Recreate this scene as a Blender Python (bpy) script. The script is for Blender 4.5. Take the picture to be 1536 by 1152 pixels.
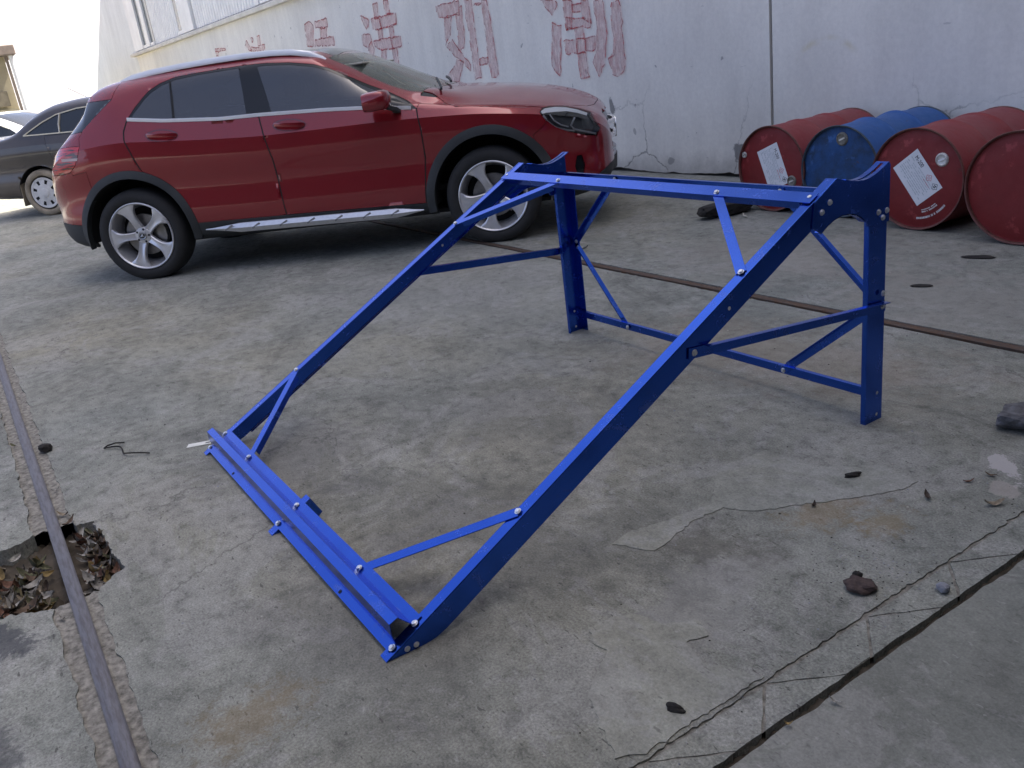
import bpy, bmesh, math, random
import numpy as np
from mathutils import Vector, Matrix
from mathutils.bvhtree import BVHTree

for o in list(bpy.data.objects):
    bpy.data.objects.remove(o)
sc = bpy.context.scene
COL = sc.collection
R = math.radians
random.seed(7)
rng = np.random.default_rng(11)

# ------------------------------------------------------------------ camera
# Yard axes: X runs along the factory wall, +Y points at the wall, metres.
cam_d = bpy.data.cameras.new('camera')
cam = bpy.data.objects.new('camera', cam_d)
COL.objects.link(cam)
PITCH, ROLL, CAM_H = R(20.643), R(7.609), 1.2656
fh = Vector((-0.86074, 0.50904, 0)); rh = Vector((0.50904, 0.86074, 0)); up = Vector((0, 0, 1))
fw = fh * math.cos(PITCH) - up * math.sin(PITCH)
uu = fh * math.sin(PITCH) + up * math.cos(PITCH)
cx = rh * math.cos(ROLL) - uu * math.sin(ROLL)
cy = rh * math.sin(ROLL) + uu * math.cos(ROLL)
M = Matrix((cx, cy, -fw)).transposed().to_4x4()
M.translation = Vector((0, 0, CAM_H))
cam.matrix_world = M
cam_d.sensor_width = 36
cam_d.lens = 1301.3 / 1536 * 36
cam_d.clip_start = 0.05
cam_d.clip_end = 2000
sc.camera = cam

# ------------------------------------------------------------------ sky, sun, exposure
SUN_TO = Vector((0.15, 0.989, 0)).normalized()      # horizontal direction towards the sun
SUN_EL = R(58)
world = bpy.data.worlds.new('World'); sc.world = world; world.use_nodes = True
wn = world.node_tree.nodes; wl = world.node_tree.links
for n in list(wn): wn.remove(n)
wo = wn.new('ShaderNodeOutputWorld'); wb = wn.new('ShaderNodeBackground'); sky = wn.new('ShaderNodeTexSky')
sky.sky_type = 'NISHITA'; sky.sun_disc = False
sky.sun_elevation = SUN_EL
sky.sun_rotation = math.atan2(SUN_TO.x, SUN_TO.y)
sky.air_density = 0.25; sky.dust_density = 4.0; sky.ozone_density = 0.0
wb.inputs['Strength'].default_value = 0.15
wl.new(sky.outputs[0], wb.inputs[0]); wl.new(wb.outputs[0], wo.inputs[0])
sun_d = bpy.data.lights.new('sun', 'SUN'); sun_d.energy = 2.6; sun_d.angle = R(0.53); sun_d.color = (1, .95, .87)
sun = bpy.data.objects.new('sun', sun_d); COL.objects.link(sun)
sd = SUN_TO * math.cos(SUN_EL) + up * math.sin(SUN_EL)
sun.rotation_euler = sd.to_track_quat('Z', 'Y').to_euler()
sun.location = (0, 0, 30)
sc.view_settings.view_transform = 'Standard'
sc.view_settings.look = 'None'
sc.view_settings.gamma = 1
sc.view_settings.use_curve_mapping = False
sc.view_settings.exposure = 2.45

# ------------------------------------------------------------------ helpers
def link(o, parent=None):
    COL.objects.link(o)
    if parent is not None: o.parent = parent
    return o

def tag(o, label=None, cat=None, group=None, kind=None):
    if label: o['label'] = label
    if cat: o['category'] = cat
    if group: o['group'] = group
    if kind: o['kind'] = kind
    return o

def thing(name, label, cat, loc=(0, 0, 0), rz=0, group=None):
    o = bpy.data.objects.new(name, None); COL.objects.link(o)
    o.location = loc; o.rotation_euler = (0, 0, rz); o.empty_display_size = .1
    return tag(o, label, cat, group)

class MB:
    """collects polygons, builds one mesh object"""
    def __init__(s): s.v = []; s.f = []; s.m = []
    def add(s, vs, fs, mi=0):
        b = len(s.v); s.v += [tuple(v) for v in vs]
        for f in fs: s.f.append(tuple(b + i for i in f)); s.m.append(mi)
        return s
    def box(s, lo, hi, mi=0):
        x0, y0, z0 = lo; x1, y1, z1 = hi
        return s.add([(x0,y0,z0),(x1,y0,z0),(x1,y1,z0),(x0,y1,z0),(x0,y0,z1),(x1,y0,z1),(x1,y1,z1),(x0,y1,z1)],
              [(0,3,2,1),(4,5,6,7),(0,1,5,4),(1,2,6,5),(2,3,7,6),(3,0,4,7)], mi)
    def hexa(s, p, mi=0):
        return s.add(p, [(0,3,2,1),(4,5,6,7),(0,1,5,4),(1,2,6,5),(2,3,7,6),(3,0,4,7)], mi)
    def prism(s, prof, a, b, axis, mi=0):
        """extrude closed 2-D outline (p,q) along axis from a to b; x: (y,z) outline, y: (x,z), z: (x,y)"""
        def P(p, q, t):
            return {'x': (t, p, q), 'y': (p, t, q), 'z': (p, q, t)}[axis]
        n = len(prof); A = [P(p, q, a) for p, q in prof]; B = [P(p, q, b) for p, q in prof]
        fs = [tuple(range(n))[::-1], tuple(range(n, 2 * n))] + [(i, (i + 1) % n, n + (i + 1) % n, n + i) for i in range(n)]
        return s.add(A + B, fs, mi)
    def lathe(s, prof, axis='y', seg=32, c=(0, 0, 0), close=False, mi=0, a0=0, a1=2 * math.pi):
        """prof: (r, t) pairs revolved about axis through c"""
        full = abs(a1 - a0 - 2 * math.pi) < 1e-6
        n = seg if full else seg + 1; vs = []
        for k in range(n):
            a = a0 + (a1 - a0) * k / seg; ca, sa = math.cos(a), math.sin(a)
            for r, t in prof:
                if axis == 'y': vs.append((c[0] + r * ca, c[1] + t, c[2] + r * sa))
                elif axis == 'z': vs.append((c[0] + r * ca, c[1] + r * sa, c[2] + t))
                else: vs.append((c[0] + t, c[1] + r * ca, c[2] + r * sa))
        m = len(prof); fs = []
        for k in range(seg):
            k2 = (k + 1) % n
            for j in range(m if close else m - 1):
                j2 = (j + 1) % m
                fs.append((k * m + j, k * m + j2, k2 * m + j2, k2 * m + j))
        return s.add(vs, fs, mi)
    def tube(s, pts, r, seg=8, mi=0, cap=True):
        pts = [Vector(p) for p in pts]; rs = r if isinstance(r, (list, tuple)) else [r] * len(pts)
        vs = []; pn = None
        for i, p in enumerate(pts):
            t = (pts[min(i + 1, len(pts) - 1)] - pts[max(i - 1, 0)]).normalized()
            if pn is None:
                h = Vector((0, 0, 1)) if abs(t.z) < .9 else Vector((1, 0, 0)); n1 = t.cross(h).normalized()
            else:
                n1 = (pn - t * pn.dot(t)).normalized()
            pn = n1; n2 = t.cross(n1)
            for k in range(seg):
                a = 2 * math.pi * k / seg
                vs.append(p + (n1 * math.cos(a) + n2 * math.sin(a)) * rs[i])
        fs = []
        for i in range(len(pts) - 1):
            for k in range(seg):
                k2 = (k + 1) % seg
                fs.append((i * seg + k, i * seg + k2, (i + 1) * seg + k2, (i + 1) * seg + k))
        if cap:
            fs.append(tuple(range(seg))[::-1]); fs.append(tuple((len(pts) - 1) * seg + k for k in range(seg)))
        return s.add(vs, fs, mi)
    def bar(s, p, q, w, h, upv=(0, 0, 1), mi=0):
        """rectangular bar between p and q, width w across, height h along upv"""
        p = Vector(p); q = Vector(q); t = (q - p).normalized(); u = Vector(upv); u = (u - t * u.dot(t)).normalized(); c = t.cross(u)
        c *= w / 2; u = u * (h / 2)
        return s.hexa([p - c - u, q - c - u, q + c - u, p + c - u, p - c + u, q - c + u, q + c + u, p + c + u], mi)
    def sweep(s, pts, sec, upv=(0, 0, 1), mi=0, closed_ends=True, scale=None):
        """sweep 2-D section (a across, b along up) on a path"""
        pts = [Vector(p) for p in pts]; vs = []; m = len(sec)
        for i, p in enumerate(pts):
            t = (pts[min(i + 1, len(pts) - 1)] - pts[max(i - 1, 0)]).normalized()
            u = Vector(upv); u = (u - t * u.dot(t)).normalized(); c = t.cross(u)
            k = scale[i] if scale else 1
            for a, b in sec: vs.append(p + c * a * k + u * b * k)
        fs = []
        for i in range(len(pts) - 1):
            for j in range(m):
                j2 = (j + 1) % m
                fs.append((i * m + j, i * m + j2, (i + 1) * m + j2, (i + 1) * m + j))
        if closed_ends:
            fs.append(tuple(range(m))[::-1]); fs.append(tuple((len(pts) - 1) * m + j for j in range(m)))
        return s.add(vs, fs, mi)
    def mesh(s, name, mats, smooth=None, bevel=0, bseg=2):
        me = bpy.data.meshes.new(name); me.from_pydata(s.v, [], s.f)
        bm = bmesh.new(); bm.from_mesh(me)
        for i, f in enumerate(bm.faces): f.material_index = s.m[i] if i < len(s.m) else 0
        bmesh.ops.recalc_face_normals(bm, faces=bm.faces)
        if bevel:
            ed = [e for e in bm.edges if len(e.link_faces) == 2 and e.calc_face_angle(0) > R(30)]
            bmesh.ops.bevel(bm, geom=ed, offset=bevel, segments=bseg, affect='EDGES', profile=.5)
        if smooth is not None:
            for f in bm.faces: f.smooth = True
            for e in bm.edges:
                e.smooth = not (len(e.link_faces) != 2 or e.calc_face_angle(0) > R(smooth))
        bm.to_mesh(me); bm.free()
        for m in (mats if isinstance(mats, (list, tuple)) else [mats]): me.materials.append(m)
        return me
    def build(s, name, mats, parent=None, smooth=None, bevel=0, bseg=2):
        o = bpy.data.objects.new(name, s.mesh(name, mats, smooth, bevel, bseg))
        return link(o, parent)

def inst(o, parent, loc=None, rot=None, scale=None):
    c = o.copy(); link(c, parent)
    if loc is not None: c.location = loc
    if rot is not None: c.rotation_euler = rot
    if scale is not None: c.scale = scale
    return c

# ------------------------------------------------------------------ node materials
class NT:
    def __init__(s, name):
        s.m = bpy.data.materials.new(name); s.m.use_nodes = True; s.t = s.m.node_tree; s.n = s.t.nodes; s.l = s.t.links
        s.b = s.n['Principled BSDF']; s.out = s.n['Material Output']
        s.co = s.n.new('ShaderNodeTexCoord'); s.geo = s.n.new('ShaderNodeNewGeometry')
    def set(s, **k):
        for a, v in k.items():
            a = {'spec': 'Specular IOR Level', 'coat': 'Coat Weight', 'coat_rough': 'Coat Roughness', 'base': 'Base Color', 'rough': 'Roughness', 'metal': 'Metallic', 'normal': 'Normal'}.get(a, a)
            i = s.b.inputs[a]
            if hasattr(v, 'is_output'): s.l.new(v, i)
            else: i.default_value = (*v, 1) if isinstance(v, tuple) and len(v) == 3 else v
        return s
    @property
    def obj(s): return s.co.outputs['Object']
    @property
    def pos(s): return s.geo.outputs['Position']
    def xyz(s, v):
        n = s.n.new('ShaderNodeSeparateXYZ'); s.l.new(v, n.inputs[0]); return n.outputs
    def map(s, v, scale=(1, 1, 1), rot=(0, 0, 0), loc=(0, 0, 0)):
        n = s.n.new('ShaderNodeMapping'); s.l.new(v, n.inputs[0]); n.inputs['Scale'].default_value = scale
        n.inputs['Rotation'].default_value = rot; n.inputs['Location'].default_value = loc; return n.outputs[0]
    def noise(s, v, scale, detail=4, rough=.55, dist=0, col=False):
        n = s.n.new('ShaderNodeTexNoise'); s.l.new(v, n.inputs['Vector']); n.inputs['Scale'].default_value = scale
        n.inputs['Detail'].default_value = detail; n.inputs['Roughness'].default_value = rough; n.inputs['Distortion'].default_value = dist
        return n.outputs['Color' if col else 'Fac']
    def voro(s, v, scale, feat='F1', out='Distance', rnd=1):
        n = s.n.new('ShaderNodeTexVoronoi'); s.l.new(v, n.inputs['Vector']); n.feature = feat; n.inputs['Scale'].default_value = scale
        n.inputs['Randomness'].default_value = rnd; return n.outputs[out]
    def ramp(s, f, stops, interp='LINEAR'):
        n = s.n.new('ShaderNodeValToRGB'); s.l.new(f, n.inputs[0]); e = n.color_ramp.elements; n.color_ramp.interpolation = interp
        while len(e) < len(stops): e.new(.5)
        for k, (p, c) in zip(e, stops):
            k.position = p; k.color = (*c, 1) if isinstance(c, tuple) else (c, c, c, 1)
        return n.outputs[0]
    def math(s, op, a, b=None, c=None, clamp=False):
        n = s.n.new('ShaderNodeMath'); n.operation = op; n.use_clamp = clamp
        for i, v in enumerate((a, b, c)):
            if v is None: continue
            if hasattr(v, 'is_output'): s.l.new(v, n.inputs[i])
            else: n.inputs[i].default_value = v
        return n.outputs[0]
    def mix(s, f, a, b, mode='MIX'):
        n = s.n.new('ShaderNodeMix'); n.data_type = 'RGBA'; n.blend_type = mode
        for k, v in ((0, f), (6, a), (7, b)):
            if hasattr(v, 'is_output'): s.l.new(v, n.inputs[k])
            else: n.inputs[k].default_value = (*v, 1) if isinstance(v, tuple) else v
        return n.outputs[2]
    def bump(s, h, strength=.3, dist=.01, normal=None):
        n = s.n.new('ShaderNodeBump'); s.l.new(h, n.inputs['Height']); n.inputs['Strength'].default_value = strength; n.inputs['Distance'].default_value = dist
        if normal is not None: s.l.new(normal, n.inputs['Normal'])
        return n.outputs[0]
    def blob(s, P, cx, cy, rx, ry, wob, soft=.25, ax=('X', 'Y'), rot=0):
        """0..1 mask of an irregular patch centred at (cx,cy)"""
        a = s.math('SUBTRACT', P[ax[0]], cx); b = s.math('SUBTRACT', P[ax[1]], cy)
        if rot:
            ca, sa = math.cos(rot), math.sin(rot)
            a, b = s.math('ADD', s.math('MULTIPLY', a, ca), s.math('MULTIPLY', b, sa)), s.math('SUBTRACT', s.math('MULTIPLY', b, ca), s.math('MULTIPLY', a, sa))
        a = s.math('DIVIDE', a, rx); b = s.math('DIVIDE', b, ry)
        d = s.math('SQRT', s.math('ADD', s.math('MULTIPLY', a, a), s.math('MULTIPLY', b, b)))
        d = s.math('ADD', d, wob)
        return s.math('SUBTRACT', 1, s.math('DIVIDE', s.math('SUBTRACT', d, 1 - soft), 2 * soft, clamp=True), clamp=True)

def simple(name, base, rough=.5, metal=0, spec=.5, coat=0, coat_rough=.05, var=0, vscale=8, bump=0, bscale=60):
    t = NT(name); t.set(rough=rough, metal=metal, spec=spec, coat=coat, coat_rough=coat_rough)
    if var:
        f = t.noise(t.obj, vscale, 5, .6)
        d = tuple(c * (1 - var) for c in base); l = tuple(min(1, c * (1 + var)) for c in base)
        t.set(base=t.ramp(f, [(.3, d), (.7, l)]))
    else: t.set(base=tuple(base))
    if bump: t.set(normal=t.bump(t.noise(t.obj, bscale, 4, .6), bump, .002))
    return t.m

def concrete(name, tone=1.0, patches=True, k=1.0):
    t = NT(name); P = t.xyz(t.pos); p = t.pos
    big = t.noise(p, .42, 3, .55); mid = t.noise(t.map(p, (1, 1.6, 1), (0, 0, .5)), 2.0, 6, .70, .3); fine = t.noise(p, 17, 5, .75); grain = t.noise(p, 170, 2, .75)
    c = t.ramp(mid, [(.28, (.165 * tone, .170 * tone, .147 * tone)), (.5, (.224 * tone, .229 * tone, .198 * tone)), (.74, (.280 * tone, .285 * tone, .246 * tone))])
    c = t.mix(1.0, c, t.ramp(big, [(.32, (.90, .94, .99)), (.52, (1.0, 1.0, 1.0)), (.70, (1.16, 1.09, .98))]), 'MULTIPLY')
    # worn cement skin: paler, crisp ragged islands; darker scuffed ground between
    sk = t.noise(t.map(p, (1, 1.35, 1), (0, 0, .9)), 1.5, 9, .74, .9)
    skin = t.ramp(sk, [(.525, 0.), (.545, 1.)]); worn = t.ramp(sk, [(.36, 1.), (.45, 0.)])
    c = t.mix(t.math('MULTIPLY', skin, .55), c, t.mix(.6, c, (.33, .325, .305)))
    c = t.mix(t.math('MULTIPLY', worn, .42 * k), c, (.085, .082, .076))
    sn = t.noise(p, 4.6, 7, .80, .5)
    c = t.mix(t.math('MULTIPLY', t.ramp(sn, [(.37, 1.), (.43, 0.)]), .17), c, (.09, .085, .078))
    c = t.mix(t.math('MULTIPLY', t.ramp(sn, [(.585, 0.), (.60, 1.)]), .22), c, (.34, .335, .315))
    c = t.mix(.66 * k, c, t.ramp(fine, [(.30, .34), (.46, .92), (.70, 1.36)]), 'MULTIPLY')
    c = t.mix(.60 * k, c, t.ramp(grain, [(.28, .40), (.72, 1.5)]), 'MULTIPLY')
    fl1 = t.ramp(t.noise(t.map(p, (1, 3.2, 1), (0, 0, .7)), 26, 2, .6), [(.665, 0.), (.70, 1.)])
    c = t.mix(t.math('MULTIPLY', fl1, .62 * k), c, (.045, .043, .04))
    fl2 = t.ramp(t.noise(t.map(p, (1, 2.2, 1), (0, 0, -.5)), 34, 2, .6), [(.68, 0.), (.70, 1.)])
    c = t.mix(t.math('MULTIPLY', fl2, .35), c, (.40, .39, .37))
    warp = t.mix(.25, p, t.noise(p, 2.2, 5, .74, 0, True))
    ed = t.voro(warp, .7, 'DISTANCE_TO_EDGE'); crack = t.ramp(ed, [(.0, 1.), (.0020, 0.)])
    cm = t.math('MULTIPLY', crack, t.ramp(sk, [(.52, 0.), (.56, 1.)]))
    c = t.mix(t.math('MULTIPLY', cm, .5), c, (.03, .028, .025))
    if patches:
        wob = t.math('MULTIPLY', t.math('SUBTRACT', sn, .5), 4.2)
        wob2 = t.math('MULTIPLY', t.math('SUBTRACT', fine, .5), 5.5)
        for (x, y, rx, ry, rot, col, ks, w, soft) in PATCHES:
            mk = t.blob(P, x, y, rx, ry, wob if w == 1 else wob2, soft, rot=rot)
            c = t.mix(t.math('MULTIPLY', mk, ks), c, col)
    h = t.math('ADD', t.noise(p, 17, 5, .75), t.math('MULTIPLY', t.noise(p, 130, 2, .75), .35))
    t.set(base=c, rough=.9, spec=.25, normal=t.bump(h, .55 * k, .007))
    return t.m

PATCHES = [  # x, y, rx, ry, rot, colour, strength, wobble, softness
    (-1.30, 1.22, .10, .28, .1, (.27, .265, .25), .40, 1, .2),
    (-1.36, 1.74, .07, .10, 0, (.25, .18, .09), .40, 2, .5),
    (-1.22, 1.80, .05, .06, 0, (.26, .19, .09), .38, 2, .5),
    (-1.47, 1.40, .15, .07, .5, (.10, .09, .075), .45, 2, .5),
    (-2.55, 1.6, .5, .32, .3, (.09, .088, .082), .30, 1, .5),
    (-2.3, 2.6, .6, .3, .2, (.25, .20, .145), .35, 1, .5),
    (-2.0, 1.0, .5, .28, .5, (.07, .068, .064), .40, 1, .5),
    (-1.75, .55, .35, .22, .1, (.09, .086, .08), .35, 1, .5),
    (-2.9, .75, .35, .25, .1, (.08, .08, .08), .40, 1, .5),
    (-1.66, .22, .07, .10, 0, (.22, .16, .08), .40, 2, .5),
    (-.72, 2.03, .10, .07, .2, (.17, .09, .04), .45, 1, .5),
    (-4.6, 2.3, .9, .5, .2, (.27, .27, .26), .3, 1, .5),
    (-3.3, 3.9, .7, .45, .2, (.29, .265, .23), .40, 1, .5),
    (-2.1, 3.6, .6, .40, 0, (.29, .27, .24), .40, 1, .5),
    (-6.3, 2.3, .5, .12, -.6, (.08, .08, .08), .35, 1, .5),
    (-2.36, -.24, .10, .12, .4, (.055, .058, .066), .75, 1, .15),
    (-1.95, -.26, .10, .05, .4, (.06, .062, .07), .6, 1, .2),
    (-1.17, 2.28, .035, .09, .8, (.42, .40, .39), .9, 1, .06),
    (-1.12, 2.16, .03, .05, .8, (.36, .33, .30), .6, 1, .06),
]
mat_concrete = concrete('yard_concrete')
mat_concrete_r = concrete('bay_concrete', .93, True, .5)
mat_dirt = simple('packed_dirt', (.215, .205, .178), .95, var=.55, vscale=55, bump=.9, bscale=70, spec=.2)
mat_soil = simple('dark_soil', (.075, .064, .05), .95, var=.4, vscale=14, bump=.8, bscale=40, spec=.2)
# ------------------------------------------------------------------ the ground
def jitter_line(x0, x1, base, amp, step, seed, fine=True):
    g = np.random.default_rng(seed); n = max(2, int(abs(x1 - x0) / step) + 1)
    xs = np.linspace(x0, x1, n); a = np.convolve(g.normal(0, 1.6, n), [.15, .35, .35, .15], 'same')
    slow = np.interp(np.arange(n), np.arange(0, n + 8, 7), g.normal(0, 1, len(np.arange(0, n + 8, 7))))
    return [(float(x), float(base + amp * (.30 * k + .45 * s))) for x, k, s in zip(xs, a, slow)]

def ragl(pts, amp, seed):
    g_ = np.random.default_rng(seed); out = []
    for p, q in zip(pts[:-1], pts[1:]):
        n = max(1, int(math.hypot(q[0] - p[0], q[1] - p[1]) / .012))
        out += [(p[0] + (q[0] - p[0]) * j / n + g_.normal(0, amp * .6), p[1] + (q[1] - p[1]) * j / n + g_.normal(0, amp * .6)) for j in range(n)]
    return out + [pts[-1]]

def slab(name, outline, z0, z1, mat, parent=None, kind='structure', chamfer=.004):
    """flat slab with a (possibly ragged) outline: top triangulated, sides vertical with a tiny broken arris"""
    bm = bmesh.new()
    n = len(outline)
    area = sum(outline[i][0] * outline[(i + 1) % n][1] - outline[(i + 1) % n][0] * outline[i][1] for i in range(n))
    if area < 0: outline = outline[::-1]
    top = [bm.verts.new((x, y, z1)) for x, y in outline]
    low = [bm.verts.new((x, y, z0)) for x, y in outline]
    ed = [bm.edges.new((top[i], top[(i + 1) % n])) for i in range(n)]
    for i in range(n):
        j = (i + 1) % n
        bm.faces.new((low[i], low[j], top[j], top[i]))
    bmesh.ops.triangle_fill(bm, edges=ed, use_beauty=True)
    for f in bm.faces:
        if abs(f.normal.z) > .5 and f.normal.z < 0: f.normal_flip()
    me = bpy.data.meshes.new(name); bm.to_mesh(me); bm.free(); me.materials.append(mat)
    o = link(bpy.data.objects.new(name, me), parent)
    if parent is None: o['kind'] = kind
    return o

bm = bmesh.new(); bmesh.ops.create_grid(bm, x_segments=1, y_segments=1, size=400)
me = bpy.data.meshes.new('ground'); bm.to_mesh(me); bm.free(); me.materials.append(mat_soil)
ground = link(bpy.data.objects.new('ground', me)); ground.location.z = -.13; ground['kind'] = 'structure'

XA, XB = -60, 14
RL0, RL1 = -.090, .030          # the trench of the near rail
RR0, RR1 = 3.140, 3.222         # the slot of the far rail
# main yard slab between the rails (ragged edge at the near rail, with a broken-out notch)
redge = ragl([(-1.018, .02), (-1.021, .5), (-1.016, 1.0), (-1.020, 1.5), (-1.015, 2.0), (-1.020, 2.6), (-1.018, 3.1)], .0035, 31)
e = jitter_line(-9, -2.99, .028, .007, .011, 1) + ragl([(-2.985, .030), (-2.972, .086), (-2.90, .083), (-2.84, .098), (-2.70, .100), (-2.565, .116), (-2.548, .085), (-2.50, .036), (-2.47, .026)], .005, 21) + jitter_line(-2.45, -1.018, .020, .007, .011, 2)
far_e = jitter_line(-1.018, -9, RR0, .006, .05, 3)
slab('yard_slab', [(XA, .03)] + e + redge + far_e + [(XA, RR0)], -.13, 0, mat_concrete)
slab('wall_side_slab', [(XA, RR1)] + jitter_line(-9, -1.018, RR1, .006, .05, 4) + [(-1.018, 6.2), (XA, 6.2)], -.13, 0, mat_concrete)
# bay on the right of the joint
jy = [(-.905 + dx, y) for y, dx in [(p[0], p[1]) for p in jitter_line(RL1, RR0, 0, .005, .012, 5)]]
slab('bay_slab', jy + [(.30, RR0), (.30, RL1)], -.13, -.004, mat_concrete_r)
slab('bay_wall_slab', [(-.9, RR1), (-.9, 6.2), (.30, 6.2), (.30, RR1)], -.13, -.004, mat_concrete_r)
# outer slabs on the far side of the near rail, broken open in one place
eC = jitter_line(-9, -3.02, RL0, .008, .011, 6)
slab('outer_slab', [(XA, RL0)] + eC + ragl([(-2.995, -.10), (-2.98, -.16), (-2.995, -.23), (-2.97, -.34), (-2.99, -.5), (-3.02, -.62)], .006, 22) + [(-3.02, -14), (XA, -14)], -.13, .004, mat_concrete)
slab('outer_slab', [(-2.47, RL0 + .002)] + jitter_line(-2.44, -.2, RL0, .007, .011, 8) + [(.30, RL0), (.30, -14), (-2.62, -14)] + ragl([(-2.62, -.62), (-2.585, -.45), (-2.56, -.3), (-2.53, -.2), (-2.49, -.12)], .006, 23), -.13, .002, mat_concrete)
slab('outer_slab', [(-3.02, -.63), (-2.62, -.63), (-2.62, -14), (-3.02, -14)], -.13, 0, mat_concrete)
mat_apron = simple('apron_light_absorber', (.045, .044, .043), .8, var=.35, vscale=1.5, bump=.3)
slab('added_dark_apron', [(.305, -14), (XB, -14), (XB, 6.2), (.305, 6.2)], -.13, -.006, mat_apron)  # unseen dark slab added to darken the stand webs and door reflections
# scored strip along the joint: separate triangular castings with open grooves between them
AX, GX, g = -1.012, -.920, .0042
nodesA = [.10, .45, .78, 1.102, 1.432, 1.745, 2.07, 2.39, 2.72, 3.05]
mat_band = concrete('strip_concrete', 1.08)
band = tag(bpy.data.objects.new('scored_strip', None), kind='structure'); COL.objects.link(band)
def inset(poly, d):
    c = Vector((sum(p[0] for p in poly) / len(poly), sum(p[1] for p in poly) / len(poly)))
    out = []
    for i, p in enumerate(poly):
        a = Vector(poly[i - 1]); b = Vector(p); e_ = Vector(poly[(i + 1) % len(poly)])
        u = (b - a).normalized(); w = (e_ - b).normalized()
        n1 = Vector((-u.y, u.x)); n2 = Vector((-w.y, w.x))
        if n1.dot(c - b) < 0: n1 = -n1
        if n2.dot(c - b) < 0: n2 = -n2
        m = (n1 + n2); m = m / max(.35, m.dot(n1)); out.append(tuple(b + m * d))
    return out
def rag(poly, k):
    g_ = np.random.default_rng(k); out = []
    for i, p in enumerate(poly):
        q = poly[(i + 1) % len(poly)]; n = max(1, int(math.hypot(q[0] - p[0], q[1] - p[1]) / .025))
        for j in range(n):
            t = j / n; out.append((p[0] + (q[0] - p[0]) * t + g_.normal(0, .0009), p[1] + (q[1] - p[1]) * t + g_.normal(0, .0009)))
    return out
prevg = RL1 + .01
for i, a in enumerate(nodesA):
    gl, gr = a - .105, min(a + .145, RR0 - .02)
    tri = [(AX, a), (GX, gl), (GX, gr)]
    slab('strip_piece', rag(inset(tri, g), i), -.13, -.001, mat_band, band)
    pa = nodesA[i - 1] if i else RL1 + .01
    quad = [(AX, pa), (GX, prevg), (GX, gl), (AX, a)] if i else [(AX, RL1 + .01), (GX, RL1 + .01), (GX, gl), (AX, a)]
    slab('strip_piece', rag(inset(quad, g), 50 + i), -.13, -.002, mat_band, band)
    prevg = gr
# thin flaking skins of cement left on the slab
mat_skin = concrete('cement_skin', 1.16, False, .62)
for i, outline in enumerate((
[(-1.751, 1.749), (-1.729, 1.913), (-1.61, 1.931), (-1.545, 1.921), (-1.412, 2.061), (-1.29, 2.044), (-1.287, 1.986), (-1.34, 1.874), (-1.422, 1.736), (-1.497, 1.605), (-1.571, 1.562), (-1.578, 1.452), (-1.55, 1.34), (-1.537, 1.274), (-1.644, 1.219), (-1.66, 1.286), (-1.631, 1.401), (-1.609, 1.556), (-1.706, 1.671)] ,
[(-1.4, 0.949), (-1.391, 1.022), (-1.36, 1.066), (-1.291, 1.087), (-1.248, 1.154), (-1.198, 1.127), (-1.212, 1.072), (-1.139, 1.057), (-1.056, 1.095), (-1.022, 1.115), (-0.994, 0.964), (-1.001, 0.791), (-1.055, 0.743), (-1.136, 0.771), (-1.228, 0.814), (-1.264, 0.863), (-1.309, 0.927), (-1.35, 0.921)] ,
)):
    outline = [(min(x, -1.026), y) for x, y in outline]
    o = slab('cement_skin', ragl(outline + [outline[0]], .0042, 60 + i)[:-1], 0.0002, .0022 + .0009 * i, mat_skin)
# dirt in the rail trenches and in the joint
def dirt_strip(name, x0, x1, y0, y1, z, amp, mat, step=.02):
    nx = int((x1 - x0) / step); ny = max(3, int((y1 - y0) / .012))
    vs = []; g_ = np.random.default_rng(3)
    for i in range(nx + 1):
        for j in range(ny + 1):
            vs.append((x0 + (x1 - x0) * i / nx, y0 + (y1 - y0) * j / ny, z + g_.normal(0, amp)))
    fs = [(i * (ny + 1) + j, (i + 1) * (ny + 1) + j, (i + 1) * (ny + 1) + j + 1, i * (ny + 1) + j + 1) for i in range(nx) for j in range(ny)]
    m = MB(); m.add(vs, fs); o = m.build(name, mat, smooth=60); o['kind'] = 'structure'; return o
dirt_strip('trench_dirt', -9, -3.03, RL0 - .01, RL1 + .012, -.005, .0018, mat_dirt)
dirt_strip('trench_dirt', -2.49, -.6, RL0 - .01, RL1 + .012, -.005, .0018, mat_dirt)
dirt_strip('hole_bed', -3.05, -2.44, -.75, .14, -.055, .006, mat_soil, .015)
dirt_strip('slot_dirt', -10, -.9, RR0 - .012, RR1 + .012, -.010, .002, mat_dirt, .03)
dirt_strip('joint_dirt', -.934, -.88, RL1, RR0, -.020, .004, mat_soil, .012)
dirt_strip('groove_dirt', -1.032, -.924, RL1, RR0, -.0045, .0008, mat_dirt, .014) 

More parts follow.
